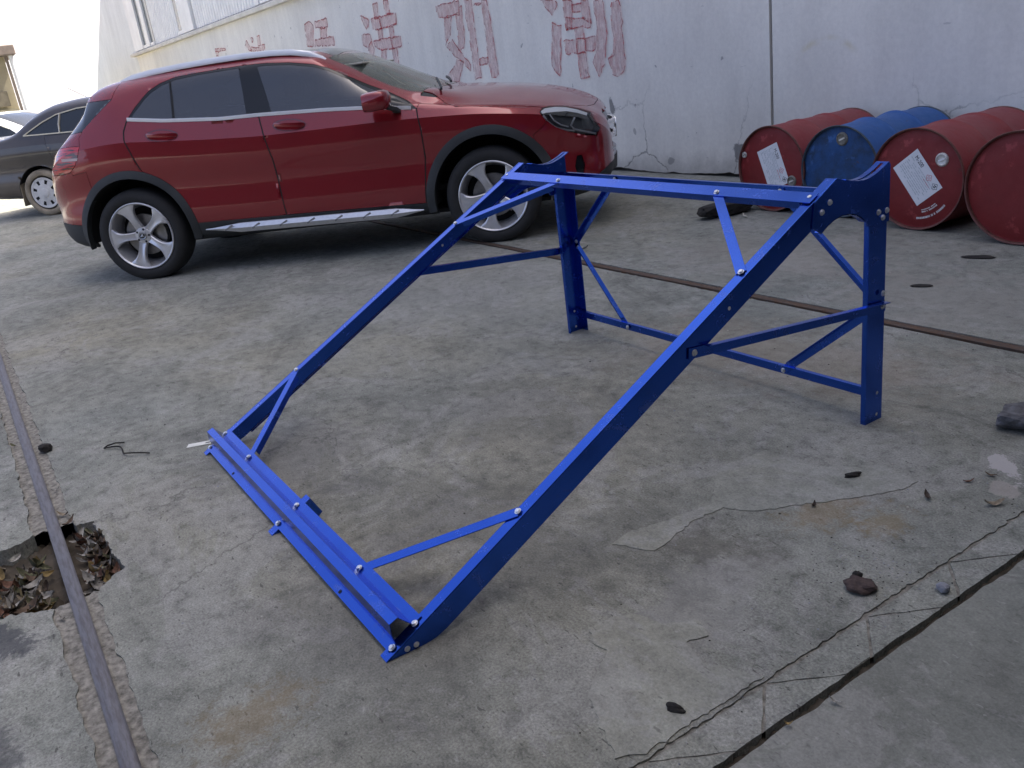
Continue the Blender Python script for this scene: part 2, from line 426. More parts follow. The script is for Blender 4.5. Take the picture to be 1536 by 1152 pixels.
# ------------------------------------------------------------------ rails
def steel(name, base, rough, rust):
    t = NT(name); f = t.noise(t.map(t.obj, (1.5, 12, 1)), 9, 6, .65); q = t.noise(t.obj, 60, 5, .7)
    c = t.mix(t.ramp(f, [(.42, 0.), (.62, 1.)]), base, rust); c = t.mix(.4, c, t.ramp(q, [(.3, .5), (.7, 1.3)]), 'MULTIPLY')
    t.set(base=c, metal=.55, rough=t.ramp(q, [(.3, rough), (.7, min(1, rough + .22))]), normal=t.bump(q, .25, .001)); return t.m
mat_rail = steel('worn_rail_steel', (.155, .152, .160), .42, (.105, .096, .095))
mat_rail_b = steel('rusty_rail_steel', (.11, .085, .07), .6, (.12, .07, .045))
def rail(name, label, yc, w, top, mat, x0=-60, x1=12):
    sec = [(-.055, -.12), (.055, -.12), (.055, -.105), (.012, -.09), (.010, -.035), (w / 2, -.025), (w / 2, top - .004), (w / 2 - .006, top), (-w / 2 + .006, top), (-w / 2, top - .004), (-w / 2, -.025), (-.010, -.035), (-.012, -.09), (-.055, -.105)]
    m = MB(); xs = np.linspace(x0, x1, 90)
    m.sweep([(float(x), yc + .0015 * math.sin(x * 1.7), 0) for x in xs], sec)
    o = m.build(name, mat, smooth=40); return tag(o, label, 'rail', 'crane rails set in the yard')
rail('crane_rail', 'worn steel rail in a dirt-filled trench at the left edge of the yard', -.030, .038, .008, mat_rail)
rail('crane_rail', 'rusty brown rail sunk in the concrete behind the blue stand, running under the red car', 3.182, .040, .006, mat_rail_b)

# ------------------------------------------------------------------ factory building
WY = 5.88
def plaster(name, base, stain):
    t = NT(name); P = t.xyz(t.pos); p = t.pos
    big = t.noise(p, .45, 4, .6); mid = t.noise(t.map(p, (1, 1, .45)), 2.4, 7, .65); fine = t.noise(p, 26, 5, .7)
    c = t.mix(t.ramp(mid, [(.35, 0.), (.75, 1.)]), base, stain)
    c = t.mix(.45, c, t.ramp(big, [(.3, .8), (.7, 1.08)]), 'MULTIPLY')
    c = t.mix(.3, c, t.ramp(fine, [(.3, .75), (.7, 1.12)]), 'MULTIPLY')
    # scuffs, specks
    sp = t.ramp(t.noise(t.map(p, (1, 1, 1), (0, .6, 0)), 11, 3, .5), [(.735, 0.), (.76, 1.)])
    c = t.mix(t.math('MULTIPLY', sp, .55), c, (.13, .13, .14))
    sc_ = t.ramp(t.noise(t.map(p, (2.5, 1, 9), (0, .5, 0)), 3.2, 3, .5), [(.72, 0.), (.76, 1.)])
    c = t.mix(t.math('MULTIPLY', sc_, .3), c, (.2, .2, .21))
    runs = t.noise(t.map(p, (1, 1, .07)), 7, 4, .6)
    c = t.mix(.16, c, t.ramp(runs, [(.35, .80), (.6, 1.04)]), 'MULTIPLY')
    # cracks
    warp = t.mix(.2, p, t.noise(p, 3.0, 5, .65, 0, True))
    ed = t.voro(warp, .95, 'DISTANCE_TO_EDGE'); crack = t.ramp(ed, [(0., 1.), (.006, 0.)])
    low = t.ramp(P['Z'], [(.12, 1.), (.9, .0)])
    cm = t.math('MULTIPLY', crack, t.math('MULTIPLY', low, t.ramp(t.noise(p, 1.3, 2), [(.42, 0.), (.55, 1.)])))
    c = t.mix(t.math('MULTIPLY', cm, .85), c, (.05, .05, .05))
    # splash dirt above the ground, bare plaster scabs, a yellow arc
    wob = t.math('MULTIPLY', t.math('SUBTRACT', t.noise(p, 9, 7, .72), .5), 2.4)
    splash = t.ramp(t.math('ADD', P['Z'], t.math('MULTIPLY', t.math('SUBTRACT', t.noise(p, 5, 6, .7), .5), .35)), [(.02, 1.), (.22, 0.)])
    c = t.mix(t.math('MULTIPLY', splash, .5), c, (.22, .21, .185))
    h = t.math('ADD', t.math('MULTIPLY', fine, .25), t.math('MULTIPLY', mid, .4)); h = t.math('SUBTRACT', h, cm)
    for (x, z, rx, rz, k) in ((-5.52, .22, .075, .075, .9), (-5.42, .13, .06, .05, .8), (-7.23, .66, .035, .085, .85), (-6.4, .12, .05, .03, .6), (-7.6, 1.0, .02, .03, .5), (-6.9, .40, .02, .03, .5)):
        mk = t.blob(P, x, z, rx, rz, wob, .12, ('X', 'Z'), .3)
        c = t.mix(t.math('MULTIPLY', mk, k), c, (.20, .20, .195)); h = t.math('SUBTRACT', h, t.math('MULTIPLY', mk, .8))
    a = t.math('SUBTRACT', P['X'], -4.62); b = t.math('SUBTRACT', P['Z'], .72)
    rr = t.math('ABSOLUTE', t.math('SUBTRACT', t.math('SQRT', t.math('ADD', t.math('MULTIPLY', a, a), t.math('MULTIPLY', b, b))), .36))
    arc = t.math('MULTIPLY', t.ramp(rr, [(.0, 1.), (.035, 0.)]), t.math('MULTIPLY', t.ramp(t.math('ADD', b, .5), [(.68, 0.), (.8, 1.)]), t.ramp(t.noise(p, 7, 4), [(.38, 0.), (.6, 1.)])))
    c = t.mix(t.math('MULTIPLY', arc, .5), c, (.62, .55, .33))
    t.set(base=c, rough=.9, spec=.3, normal=t.bump(h, .35, .006)); return t.m
mat_wall = plaster('whitewashed_render', (.84, .82, .745), (.72, .70, .64))
mat_pier = plaster('grey_render', (.76, .78, .77), (.66, .68, .67))
mat_core = simple('wall_core', (.10, .095, .09), .95, var=.3)
mat_white = simple('white_painted_metal', (.74, .74, .72), .45, var=.08, vscale=3)
mat_sill = simple('sill_render', (.62, .59, .52), .85, var=.16, vscale=2.5, bump=.3)
mat_pane = simple('grey_window_pane', (.10, .12, .12), .12, spec=.6)
mat_seal = simple('black_joint_filler', (.012, .012, .013), .9)
XT = -13.3                       # left of here the building is lower
fac = thing('factory_building', 'long whitewashed factory building with sill band and red painted characters', 'building', (0, 0, 0))
def facing(name, x0, x1, z0, z1, rough_base=True):
    n = max(2, int((x1 - x0) / .06)); g_ = np.random.default_rng(int(abs(x0) * 10) + 5); vs = []; zb = []
    k = np.interp(np.linspace(0, 1, n + 1), np.linspace(0, 1, n // 6 + 3), np.abs(g_.normal(0, .022, n // 6 + 3)))
    for i in range(n + 1):
        x = x0 + (x1 - x0) * i / n; zz = z0 + (abs(g_.normal(0, .006)) + k[i] if rough_base else 0)
        vs += [(x, WY, zz), (x, WY, z1), (x, WY + .07, z1), (x, WY + .07, zz)]
    fs = []
    for i in range(n):
        a, b = 4 * i, 4 * i + 4
        fs += [(a, b, b + 1, a + 1), (a + 1, b + 1, b + 2, a + 2), (a + 3, a, b, b + 3)[::-1]]
    fs += [(0, 1, 2, 3), (4 * n, 4 * n + 3, 4 * n + 2, 4 * n + 1)]
    return MB().add(vs, fs).build(name, mat_wall, fac)
HT, HL = 22.0, 4.9
MB().box((XT, WY + .075, -.1), (10, WY + 9, HT)).build('wall_core', mat_core, fac)
MB().box((-29.1, WY + .075, -.1), (XT - .01, WY + 9, HL)).build('wall_core', mat_core, fac)
facing('wall', -29.1, XT, .0, 2.60)
facing('wall', -29.1, XT, 4.42, HL + .02, False)
facing('wall', XT + .004, -5.166, .0, HT + .02)
facing('wall', -5.136, 10, .0, HT + .02)
MB().box((-5.164, WY + .03, 0), (-5.138, WY + .06, HT)).build('joint_filler', mat_seal, fac)
MB().add([(-29.11, WY + .02, -.1), (-42, WY + .02, -.1), (-32.6, WY + .02, 4.5), (-29.11, WY + .02, 6.3), (-29.11, WY + .5, -.1), (-42, WY + .5, -.1), (-32.6, WY + .5, 4.5), (-29.11, WY + .5, 6.3)],
      [(0, 3, 2, 1), (4, 5, 6, 7), (0, 1, 5, 4), (1, 2, 6, 5), (2, 3, 7, 6), (3, 0, 4, 7)]).build('end_pier', mat_pier, fac)
s = MB().prism([(WY + .01, 2.585), (WY - .13, 2.585), (WY - .13, 2.655), (WY - .02, 2.70), (WY + .06, 2.71), (WY + .06, 2.605)], -29.4, XT, 'x').build('sill', mat_sill, fac, bevel=.006)
# window band: frames, panes and ribbed infill panels
def ribbed(x0, x1, z0=2.72, z1=4.41):
    m = MB(); n = max(2, int(round((x1 - x0) / .19))); w = (x1 - x0) / n; pr = []
    for i in range(n):
        a = x0 + i * w; pr += [(a, .045), (a + .42 * w, .045), (a + .52 * w, .02), (a + .90 * w, .02)]
    pr.append((x1, .045)); vs = [(x, WY + y, z0) for x, y in pr] + [(x, WY + y, z1) for x, y in pr]; k = len(pr)
    m.add(vs, [(i, i + 1, k + i + 1, k + i) for i in range(k - 1)])
    m.build('ribbed_panel', mat_white, fac)
def post(x0, x1, mat=mat_white, y0=-.015, name='window_post'):
    MB().box((x0, WY + y0, 2.715), (x1, WY + .06, 4.415)).build(name, mat, fac, bevel=.004)
def pane(x0, x1):
    w = MB().box((x0, WY + .035, 2.80), (x1, WY + .045, 4.41)).build('window', mat_pane, fac)
    MB().box((x0, WY + .0, 2.72), (x1, WY + .06, 2.795)).build('frame', mat_white, w)
post(-29.1, -27.93); pane(-27.92, -27.36); post(-27.35, -26.96); pane(-26.95, -26.51); ribbed(-26.49, -23.72)
pane(-23.70, -23.23); post(-23.22, -22.62); post(-22.61, -22.1, y0=-.03); ribbed(-22.08, -17.55); post(-17.54, -17.3); pane(-17.28, -16.5); post(-16.48, -16.2); ribbed(-16.18, XT)

# faded red painted characters: brush outlines with a dry, patchy fill
def paintmat(name, col, lo, hi, k):
    t = NT(name); p = t.pos
    f = t.noise(t.map(p, (5, 1, 1.3), (0, .25, 0)), 7, 6, .72); g_ = t.noise(p, 40, 4, .7)
    a = t.math('MULTIPLY', t.ramp(t.math('ADD', t.math('MULTIPLY', f, .75), t.math('MULTIPLY', g_, .25)), [(lo, 0.), (hi, 1.)]), k)
    t.set(base=col, rough=.85, spec=.2); t.l.new(a, t.b.inputs['Alpha']); return t.m
mat_pfill = paintmat('dry_red_wash', (.56, .09, .11), .38, .72, .55)
mat_pline = paintmat('dry_red_brush_line', (.46, .035, .05), .32, .60, .82)
CH = {
'A': [[(-8.258, 1.765), (-8.213, 1.708), (-8.076, 1.593), (-7.987, 1.668), (-7.974, 1.703), (-8.002, 1.736)], [(-8.101, 1.529), (-7.943, 1.466), (-7.989, 1.216), (-8.054, 0.99), (-8.189, 1.091), (-8.12, 1.377)], [(-7.872, 1.721), (-7.869, 1.43), (-7.75, 1.441), (-7.726, 1.704)], [(-7.863, 1.429), (-7.712, 1.438), (-7.438, 1.423), (-7.432, 1.504), (-7.597, 1.52), (-7.848, 1.552)], [(-7.57, 1.687), (-7.572, 1.517), (-7.438, 1.462), (-7.455, 1.673)], [(-7.726, 1.662), (-7.576, 1.652), (-7.587, 1.583), (-7.725, 1.594)], [(-7.71, 1.445), (-7.565, 1.439), (-7.563, 1.331), (-7.709, 1.332)], [(-7.92, 1.331), (-7.691, 1.327), (-7.701, 1.185), (-7.909, 1.199)], [(-7.709, 1.332), (-7.564, 1.327), (-7.559, 1.193), (-7.707, 1.189)], [(-7.564, 1.327), (-7.39, 1.331), (-7.398, 1.196), (-7.559, 1.193)], [(-7.701, 1.185), (-7.56, 1.189), (-7.547, 0.939), (-7.687, 0.942)], [(-7.36, 1.663), (-7.221, 1.647), (-7.202, 1.44), (-7.212, 1.232), (-7.271, 1.059), (-7.374, 0.934), (-7.412, 1.009), (-7.462, 1.092), (-7.371, 1.208), (-7.348, 1.454)], [(-7.101, 1.633), (-6.979, 1.619), (-6.959, 1.417), (-6.961, 1.213), (-6.944, 1.074), (-6.979, 0.971), (-7.087, 0.934), (-7.154, 0.959), (-7.205, 1.111), (-7.109, 1.126), (-7.099, 1.293), (-7.119, 1.5)]] ,
'B': [[(-10.573, 1.961), (-9.985, 1.952), (-10.011, 1.802), (-10.561, 1.813)], [(-10.396, 1.797), (-10.219, 1.801), (-10.305, 1.584), (-10.456, 1.479), (-10.42, 1.657)], [(-10.099, 1.819), (-9.925, 1.903), (-9.953, 1.615), (-9.993, 1.409), (-10.147, 1.402), (-10.099, 1.628)], [(-10.442, 1.46), (-10.27, 1.537), (-10.144, 1.411), (-9.901, 1.208), (-9.923, 1.13), (-10.062, 1.236), (-10.229, 1.318)], [(-10.234, 1.301), (-10.057, 1.253), (-10.237, 1.028), (-10.471, 1.038), (-10.511, 1.105), (-10.296, 1.223)], [(-9.858, 1.947), (-9.684, 1.927), (-9.682, 1.676), (-9.685, 1.334), (-9.663, 1.046), (-9.823, 1.022), (-9.833, 1.257), (-9.828, 1.604), (-9.859, 1.752)], [(-9.448, 1.9), (-9.333, 1.887), (-9.303, 1.541), (-9.281, 1.222), (-9.28, 1.052), (-9.432, 1.026), (-9.465, 1.234), (-9.456, 1.737)], [(-9.677, 1.265), (-9.474, 1.268), (-9.493, 1.193), (-9.669, 1.195)], [(-9.632, 1.861), (-9.477, 1.853), (-9.464, 1.869), (-9.626, 1.883)]] ,
'C': [[(-12.414, 2.183), (-12.266, 2.182), (-12.29, 1.985), (-12.427, 1.991)], [(-12.047, 2.195), (-11.903, 2.179), (-11.897, 2.007), (-12.066, 2.009)], [(-12.543, 2.003), (-12.284, 2.0), (-12.252, 1.843), (-12.53, 1.844)], [(-12.284, 2.0), (-11.734, 1.997), (-11.752, 1.857), (-12.077, 1.842), (-12.248, 1.85)], [(-12.382, 1.839), (-12.234, 1.837), (-12.251, 1.702), (-12.382, 1.697)], [(-11.994, 1.835), (-11.871, 1.838), (-11.871, 1.694), (-12.002, 1.697)], [(-12.584, 1.698), (-12.002, 1.697), (-12.003, 1.551), (-12.369, 1.562), (-12.564, 1.624)], [(-12.002, 1.697), (-11.69, 1.687), (-11.705, 1.552), (-11.872, 1.549), (-12.003, 1.551)], [(-12.378, 1.562), (-12.212, 1.558), (-12.278, 1.397), (-12.407, 1.421)], [(-12.006, 1.543), (-11.854, 1.548), (-11.869, 1.316), (-12.007, 1.348)], [(-12.905, 2.078), (-12.644, 2.005), (-12.622, 1.963), (-12.749, 1.863), (-12.815, 1.95)], [(-12.96, 1.817), (-12.652, 1.799), (-12.65, 1.711), (-12.812, 1.626), (-12.962, 1.67)], [(-12.791, 1.625), (-12.65, 1.711), (-12.601, 1.587), (-12.695, 1.463), (-12.816, 1.52)]] ,
'D': [[(-15.217, 2.167), (-14.947, 2.201), (-14.819, 2.115), (-14.998, 1.8), (-15.26, 1.819)], [(-14.746, 2.167), (-14.193, 2.171), (-14.219, 2.045), (-14.731, 2.077)], [(-14.554, 2.047), (-14.265, 2.035), (-14.347, 1.883), (-14.59, 1.903)], [(-14.855, 1.894), (-14.057, 1.888), (-14.063, 1.759), (-14.912, 1.793)]] ,
'E': [[(-18.661, 2.092), (-18.491, 2.187), (-18.297, 1.984), (-18.454, 1.987)], [(-18.289, 2.037), (-17.688, 1.984), (-17.73, 1.926), (-18.34, 1.97)], [(-18.185, 2.216), (-18.045, 2.195), (-18.101, 2.121), (-18.189, 2.128)], [(-17.815, 2.202), (-17.629, 2.204), (-17.693, 2.019), (-17.851, 2.031)], [(-17.625, 2.031), (-17.436, 2.034), (-17.506, 1.936), (-17.623, 1.936)]] ,
'F': [[(-20.826, 2.197), (-20.037, 2.143), (-20.068, 2.106), (-20.843, 2.134)], [(-20.806, 2.131), (-20.551, 2.113), (-20.681, 2.037), (-20.865, 2.049)]] ,
}
CLAB = {'A': 'largest faded red character on the wall above the car bonnet', 'B': 'faded red character above the car windscreen base, left of the largest one', 'C': 'faded red grid-like character seen over the car windscreen',
        'D': 'small faded red character at the front edge of the car roof', 'E': 'faint red character remains above the middle of the roof rail', 'F': 'faintest red smear on the wall, nearest the ribbed panels'}
for key, polys in CH.items():
    mf = MB(); ml = MB(); g_ = np.random.default_rng(ord(key)); k = 0
    for poly in polys:
        k += 1; y = WY - .0025 - .0004 * k
        c = (sum(p[0] for p in poly) / len(poly), sum(p[1] for p in poly) / len(poly)); n = len(poly)
        pts = []
        for i in range(n):      # wobbly hand-painted edge
            p, q = poly[i], poly[(i + 1) % n]; L = math.hypot(q[0] - p[0], q[1] - p[1]); m_ = max(1, int(L / .05))
            for j in range(m_):
                t_ = j / m_; pts.append((p[0] + (q[0] - p[0]) * t_ + g_.normal(0, .006), p[1] + (q[1] - p[1]) * t_ + g_.normal(0, .006)))
        mf.add([(x, y, z) for x, z in pts] + [(c[0], y, c[1])], [(i, (i + 1) % len(pts), len(pts)) for i in range(len(pts))])
        for i in range(len(pts)):
            p, q = Vector(pts[i]), Vector(pts[(i + 1) % len(pts)]); d = q - p
            if d.length < 1e-4: continue
            if g_.random() < .16: continue
            w = (.009 + .007 * g_.random()) * (1.0 if key in 'AB' else 1.5); nn = Vector((-d.y, d.x)).normalized() * w / 2
            yy = y - .006
            ml.add([(p.x - nn.x, yy, p.y - nn.y), (q.x - nn.x, yy, q.y - nn.y), (q.x + nn.x, yy, q.y + nn.y), (p.x + nn.x, yy, p.y + nn.y)], [(0, 1, 2, 3)])
    o = mf.build('painted_character', mat_pfill, fac); o['label'] = CLAB[key]
    ml.build('brush_outline', mat_pline, o)['kind'] = 'stuff'

# ------------------------------------------------------------------ far left: shed, cable, opposite side of the yard
mat_tan = simple('tan_plaster', (.38, .33, .22), .9, var=.25, vscale=1.2, bump=.3)
mat_brown = simple('dusty_brown_trim', (.20, .16, .13), .7, var=.2)
mat_hatch = simple('olive_board', (.22, .19, .13), .8, var=.3, vscale=5)
shed = thing('shed', 'low tan plastered shed behind the parked cars at the far left', 'shed', (-25.9, 2.45, 0))
MB().box((-9, -11, 0), (-.35, -.28, 2.78)).build('wall', mat_tan, shed)
MB().box((-9.2, -11.3, 2.79), (.05, -.02, 3.02)).build('roof', mat_brown, shed, bevel=.02)
MB().box((-.34, -.9, 1.62), (-.22, -.45, 1.98)).build('meter_box', mat_hatch, shed, bevel=.01)
MB().box((-.34, -1.8, 0), (-.29, -.30, 1.55)).build('plinth_panel', simple('pale_yellow_panel', (.5, .44, .28), .8, var=.15), shed)
MB().tube([(-.12, -.14, 2.78), (-.12, -.14, 0)], .055, 10).build('downpipe', mat_white, shed, smooth=40)
MB().box((-.30, -.27, 0), (-.2, -.21, 2.78)).build('corner_post', mat_brown, shed)

# unseen workshop guessed from dark door reflections; its dark wall also blocks sky light
mat_shop = simple('dark_workshop_wall', (.085, .083, .08), .9, var=.3, vscale=.8)
shop = thing('workshop', 'unseen dark workshop front, guessed behind the photographer', 'building', (3.2, 0, 0))
MB().box((.30, -45, 0), (9, 5.875, 6.2)).build('wall', mat_shop, shop)
cano = MB().box((-3.0, -45, 3.30), (.29, 5.875, 3.42)); cano.build('added_shade_canopy', mat_shop, shop)  # unseen roof added to cut sky light on the stand

wb_ = thing('white_building', 'plain white building face beyond the parked cars at the far left', 'building', (-48, 0, 0))
MB().box((-8, -30, 0), (0, 16, 9)).build('wall', simple('bright_white_render', (.82, .81, .79), .85, var=.04), wb_)
MB().box((-8.2, -30.2, 9.0), (.25, 16.2, 9.3)).build('roof_edge', mat_white, wb_)
# ------------------------------------------------------------------ blue bolted steel stand
t = NT('blue_powder_coat'); f = t.noise(t.obj, 5, 5, .6); q = t.noise(t.obj, 90, 3, .6)
scr = t.ramp(t.noise(t.map(t.obj, (1, 9, 9)), 16, 3, .6), [(.70, 0.), (.72, 1.)])
cb = t.ramp(f, [(.3, (.029, .098, .47)), (.7, (.037, .118, .56))])
dust = t.ramp(t.noise(t.obj, 13, 7, .75, .5), [(.56, 0.), (.74, 1.)])
t.set(base=t.mix(t.math('ADD', t.math('MULTIPLY', dust, .16), t.math('MULTIPLY', scr, .22)), cb, (.30, .31, .36)), metal=t.math('SUBTRACT', .95, t.math('MULTIPLY', dust, .35)), rough=t.math('ADD', t.ramp(f, [(.3, .17), (.7, .25)]), t.math('MULTIPLY', dust, .2)), spec=.4, normal=t.bump(q, .05, .0006))
mat_blue = t.m
mat_zinc = simple('zinc_bolt', (.72, .73, .74), .32, metal=.85, var=.12, vscale=60)
mat_hole = simple('punched_hole_glint', (.55, .54, .52), .6)

XRW, XLW, Y0 = -1.616, -3.242, 2.268
SL = math.atan(.521); NU = Vector((0, -math.sin(SL), math.cos(SL))); TU = Vector((0, math.cos(SL), math.sin(SL)))
FL = lambda x, u, h=0.0: Vector((x, Y0 + u, .052 + .521 * (u + 1.65))) + NU * h
stand_loc = Vector((-2.43, 1.45, 0))
stand = thing('steel_stand', 'bright blue bolted steel stand with two sloping beams, open in the middle of the yard', 'stand', stand_loc)
def spart(mb, name, mat=mat_blue, smooth=None, bevel=0, parent=None):
    o = mb.build(name, mat, None, smooth, bevel); o.parent = parent or stand
    o.matrix_parent_inverse = Matrix.Translation(-stand_loc) if parent is None else Matrix.Identity(4)
    return o
T = .003
bolt_me = None
def hexbolt():
    m = MB(); r = .0092; hh = .0065
    ring = lambda rr, z, n=6: [(rr * math.cos(2 * math.pi * k / n + .3), rr * math.sin(2 * math.pi * k / n + .3), z) for k in range(n)]
    m.lathe([(0, 0), (.0125, 0), (.0125, .0016), (0, .0016)], 'z', 14)
    vs = ring(r, .0015) + ring(r, hh * .85 + .0015) + ring(r * .86, hh + .0015); n = 6
    m.add(vs, [(k, (k + 1) % n, n + (k + 1) % n, n + k) for k in range(n)] + [(n + k, n + (k + 1) % n, 2 * n + (k + 1) % n, 2 * n + k) for k in range(n)] + [tuple(2 * n + k for k in range(n))])
    return m.mesh('bolt', mat_zinc)
bolt_me = hexbolt()
def bolt(p, n, s=1.0):
    o = bpy.data.objects.new('bolt', bolt_me); COL.objects.link(o); o.parent = stand; o.matrix_parent_inverse = Matrix.Translation(-stand_loc)
    qn = Vector(n).to_track_quat('Z', 'Y'); rot = qn.to_matrix().to_4x4() @ Matrix.Rotation(random.random() * 6, 4, 'Z')
    o.matrix_basis = Matrix.Translation(Vector(p)) @ rot @ Matrix.Scale(s * .74, 4)
def fbar(x0, x1, u0, u1, h0, h1):
    """box lying in the beam slope"""
    return [FL(x0, u0, h0), FL(x1, u0, h0), FL(x1, u1, h0), FL(x0, u1, h0), FL(x0, u0, h1), FL(x1, u0, h1), FL(x1, u1, h1), FL(x0, u1, h1)]
D = .0735
for sgn, XW in ((1, XRW), (-1, XLW)):
    ins = -sgn                     # inward direction in X
    # sloping beam: deep outer web, narrow top flange turned inwards
    web = [(-1.744, .0035), (-1.70, .0005), (-1.64, 0.0)]
    web += [(-1.61, .004)] + [(u, .052 + .521 * (u + 1.65) - D) for u in (-1.58, -1.2, -.8, -.5, -.215)] + [(-.205, .80), (-.166, .826)]
    m = MB().prism([(Y0 + u, z) for u, z in web], XW, XW + ins * T, 'x')
    m.hexa(fbar(*sorted((XW, XW + ins * .034)), -1.744, -.166, -T, 0))
    m.hexa([FL(x, u, h) for h in (-.068, -.065) for x, u in ((XW + ins * T, -1.585), (XW + ins * .013, -1.585), (XW + ins * .013, -.24), (XW + ins * T, -.24))])
    spart(m, 'side_beam', bevel=.0006)
    # leg: channel with a short front lip and a wider rear flange
    x1 = XW + ins * .0035
    a, b = Y0 - .005, Y0 + .079
    m = MB().box((min(x1, x1 + ins * T), a, 0), (max(x1, x1 + ins * T), b, .735))
    m.box((min(x1 + ins * T, x1 + ins * .019), a, 0), (max(x1 + ins * T, x1 + ins * .019), a + T, .70))
    m.box((min(x1 + ins * T, x1 + ins * .046), b - T, 0), (max(x1 + ins * T, x1 + ins * .046), b, .735))
    spart(m, 'leg', bevel=.0006)
    # saddle plate with the hollow for the tank
    topc = [(-.166, .8265), (-.126, .813), (-.096, .804), (-.072, .799), (-.045, .7965), (-.018, .798), (.008, .8045), (.03, .812), (.05, .820), (.066, .8275), (.074, .8305)]
    low = [(.0795, .825), (.0795, .655), (-.019, .655), (-.033, .674), (-.052, .689), (-.075, .702), (-.105, .711), (-.14, .714), (-.175, .708), (-.205, .696), (-.232, .680), (-.272, .705), (-.262, .775)]
    xo = XW + sgn * .0005
    m = MB().prism([(Y0 + u, z) for u, z in topc + low], xo, xo + sgn * T, 'x')
    def lip(curve, wa, wb, off):
        vs = []
        for i, (u, z) in enumerate(curve):
            p0 = Vector(curve[max(i - 1, 0)]); p1 = Vector(curve[min(i + 1, len(curve) - 1)]); d = (p1 - p0).normalized(); nn = Vector((-d.y, d.x)) * off
            for w in (wa, wb):
                vs.append((xo + sgn * T + ins * w, Y0 + u + nn.x, z + nn.y)); vs.append((xo + sgn * T + ins * w, Y0 + u, z))
        fs = []
        for i in range(len(curve) - 1):
            A = 4 * i; B = A + 4
            fs += [(A, B, B + 2, A + 2), (A + 1, A + 3, B + 3, B + 1), (A, A + 1, B + 1, B), (A + 2, B + 2, B + 3, A + 3)]
        e_ = 4 * (len(curve) - 1); fs += [(0, 2, 3, 1), (e_, e_ + 1, e_ + 3, e_ + 2)]
        m.add(vs, fs)
    lip(topc[1:4], 0, .042, T); lip(topc[3:10], 0, .014, T); lip(topc[3:10], .024, .042, T); lip(topc[9:], 0, .042, T)
    lip(low[3:11][::-1], 0, .024, T)
    spart(m, 'saddle_plate', bevel=.0005)
    # level side brace outside the web
    xb = XW + sgn * .0042
    m = MB(); p = Vector((xb, Y0 - .765, .472)); q_ = Vector((xb, Y0 + .072, .388))
    m.bar(p, q_, .003, .030); dn = Vector((0, 0, 1))
    m.bar(p + Vector((ins * .0 + sgn * .009, .06, .0085)), q_ + Vector((sgn * .009, 0, .0135)), .018, .003)
    spart(m, 'side_brace', bevel=.0005)
    for (u, z) in ((-.746, .471), (.055, .392), (.055, .434)): bolt((xb + sgn * .0018, Y0 + u, z), (sgn, 0, 0))
    for (u, z) in ((-.231, .742), (-.197, .764), (.026, .692), (.047, .672), (.066, .69)): bolt((xo + sgn * (T + .0003), Y0 + u, z), (sgn, 0, 0))
    for (u, z) in ((-1.688, .012), (-1.664, .012)): bolt((XW + sgn * .0004, Y0 + u, z), (sgn, 0, 0), .8)
    # corner braces in the slope plane
    lo_x, up_x = (-1.949, -1.985) if sgn > 0 else (-2.922, -2.833)
    bx = XRW - .020 if sgn > 0 else XLW + .024
    for (ub, ut, xt) in ((-1.33, -1.650, lo_x), (-.533, -.258, up_x)):
        p, q_ = FL(bx, ub, .0022), FL(xt, ut, .0022)
        m = MB().bar(p, q_, .030, .003, NU)
        d = (q_ - p).normalized(); c = d.cross(NU).normalized()
        if (c.y > 0) != (ub < -1): c = -c
        m.bar(p + d * .035 + c * .0135 - NU * .0115, q_ - d * .03 + c * .0135 - NU * .0115, .003, .020, NU)
        spart(m, 'corner_brace', bevel=.0005)
        bolt(FL(bx, ub, .004), NU); bolt(FL(xt, ut, .0075), NU)
    for ub in (-1.650, -1.716): bolt(FL(XRW - .017 if sgn > 0 else XLW + .014, ub, .0035), NU)
    bolt(FL(XRW - .022 if sgn > 0 else XLW + .022, -.248, .0035), NU)
# front cross bar near the top, in the slope plane, with a turned-down lip
m = MB(); m.hexa(fbar(XLW + .004, XRW - .004, -.271, -.231, .0042, .0072)); m.hexa(fbar(XLW + .04, XRW - .04, -.271, -.2675, -.018, .0042))
spart(m, 'top_cross_bar', bevel=.0006)
# rear cross bars and diagonals, just inside the rear leg flanges
yr = Y0 + .0725
def rear_bar(name, z0, z1):
    m = MB().box((XLW + .0075, yr - T, z0), (XRW - .0075, yr, z1)); m.box((XLW + .03, yr - .016, z1 - T), (XRW - .03, yr - T, z1)); spart(m, name, bevel=.0006)
rear_bar('rear_top_bar', .706, .745); rear_bar('rear_lower_bar', .064, .101)
for (a, b) in (((-3.215, .415), (-2.885, .728)), ((-3.205, .425), (-2.878, .080)), ((-1.645, .405), (-2.015, .725)), ((-1.645, .375), (-2.012, .080))):
    yy = yr - .0068
    p, q_ = Vector((a[0], yy, a[1])), Vector((b[0], yy, b[1])); m = MB().bar(p, q_, .003, .030, (0, 0, 1))
    d = (q_ - p).normalized(); un = Vector((0, 0, 1)); un = (un - d * un.dot(d)).normalized()
    m.bar(p + un * .0135 - Vector((0, .010, 0)) + d * .03, q_ + un * .0135 - Vector((0, .010, 0)) - d * .045, .017, .003, un)
    spart(m, 'rear_diagonal', bevel=.0005); bolt((b[0], yy - .002, b[1]), (0, -1, 0)); bolt((a[0] + (.018 if a[0] < -2 else -.018), yy - .002, a[1] + (.018 if b[1] > .4 else -.018)), (0, -1, 0))
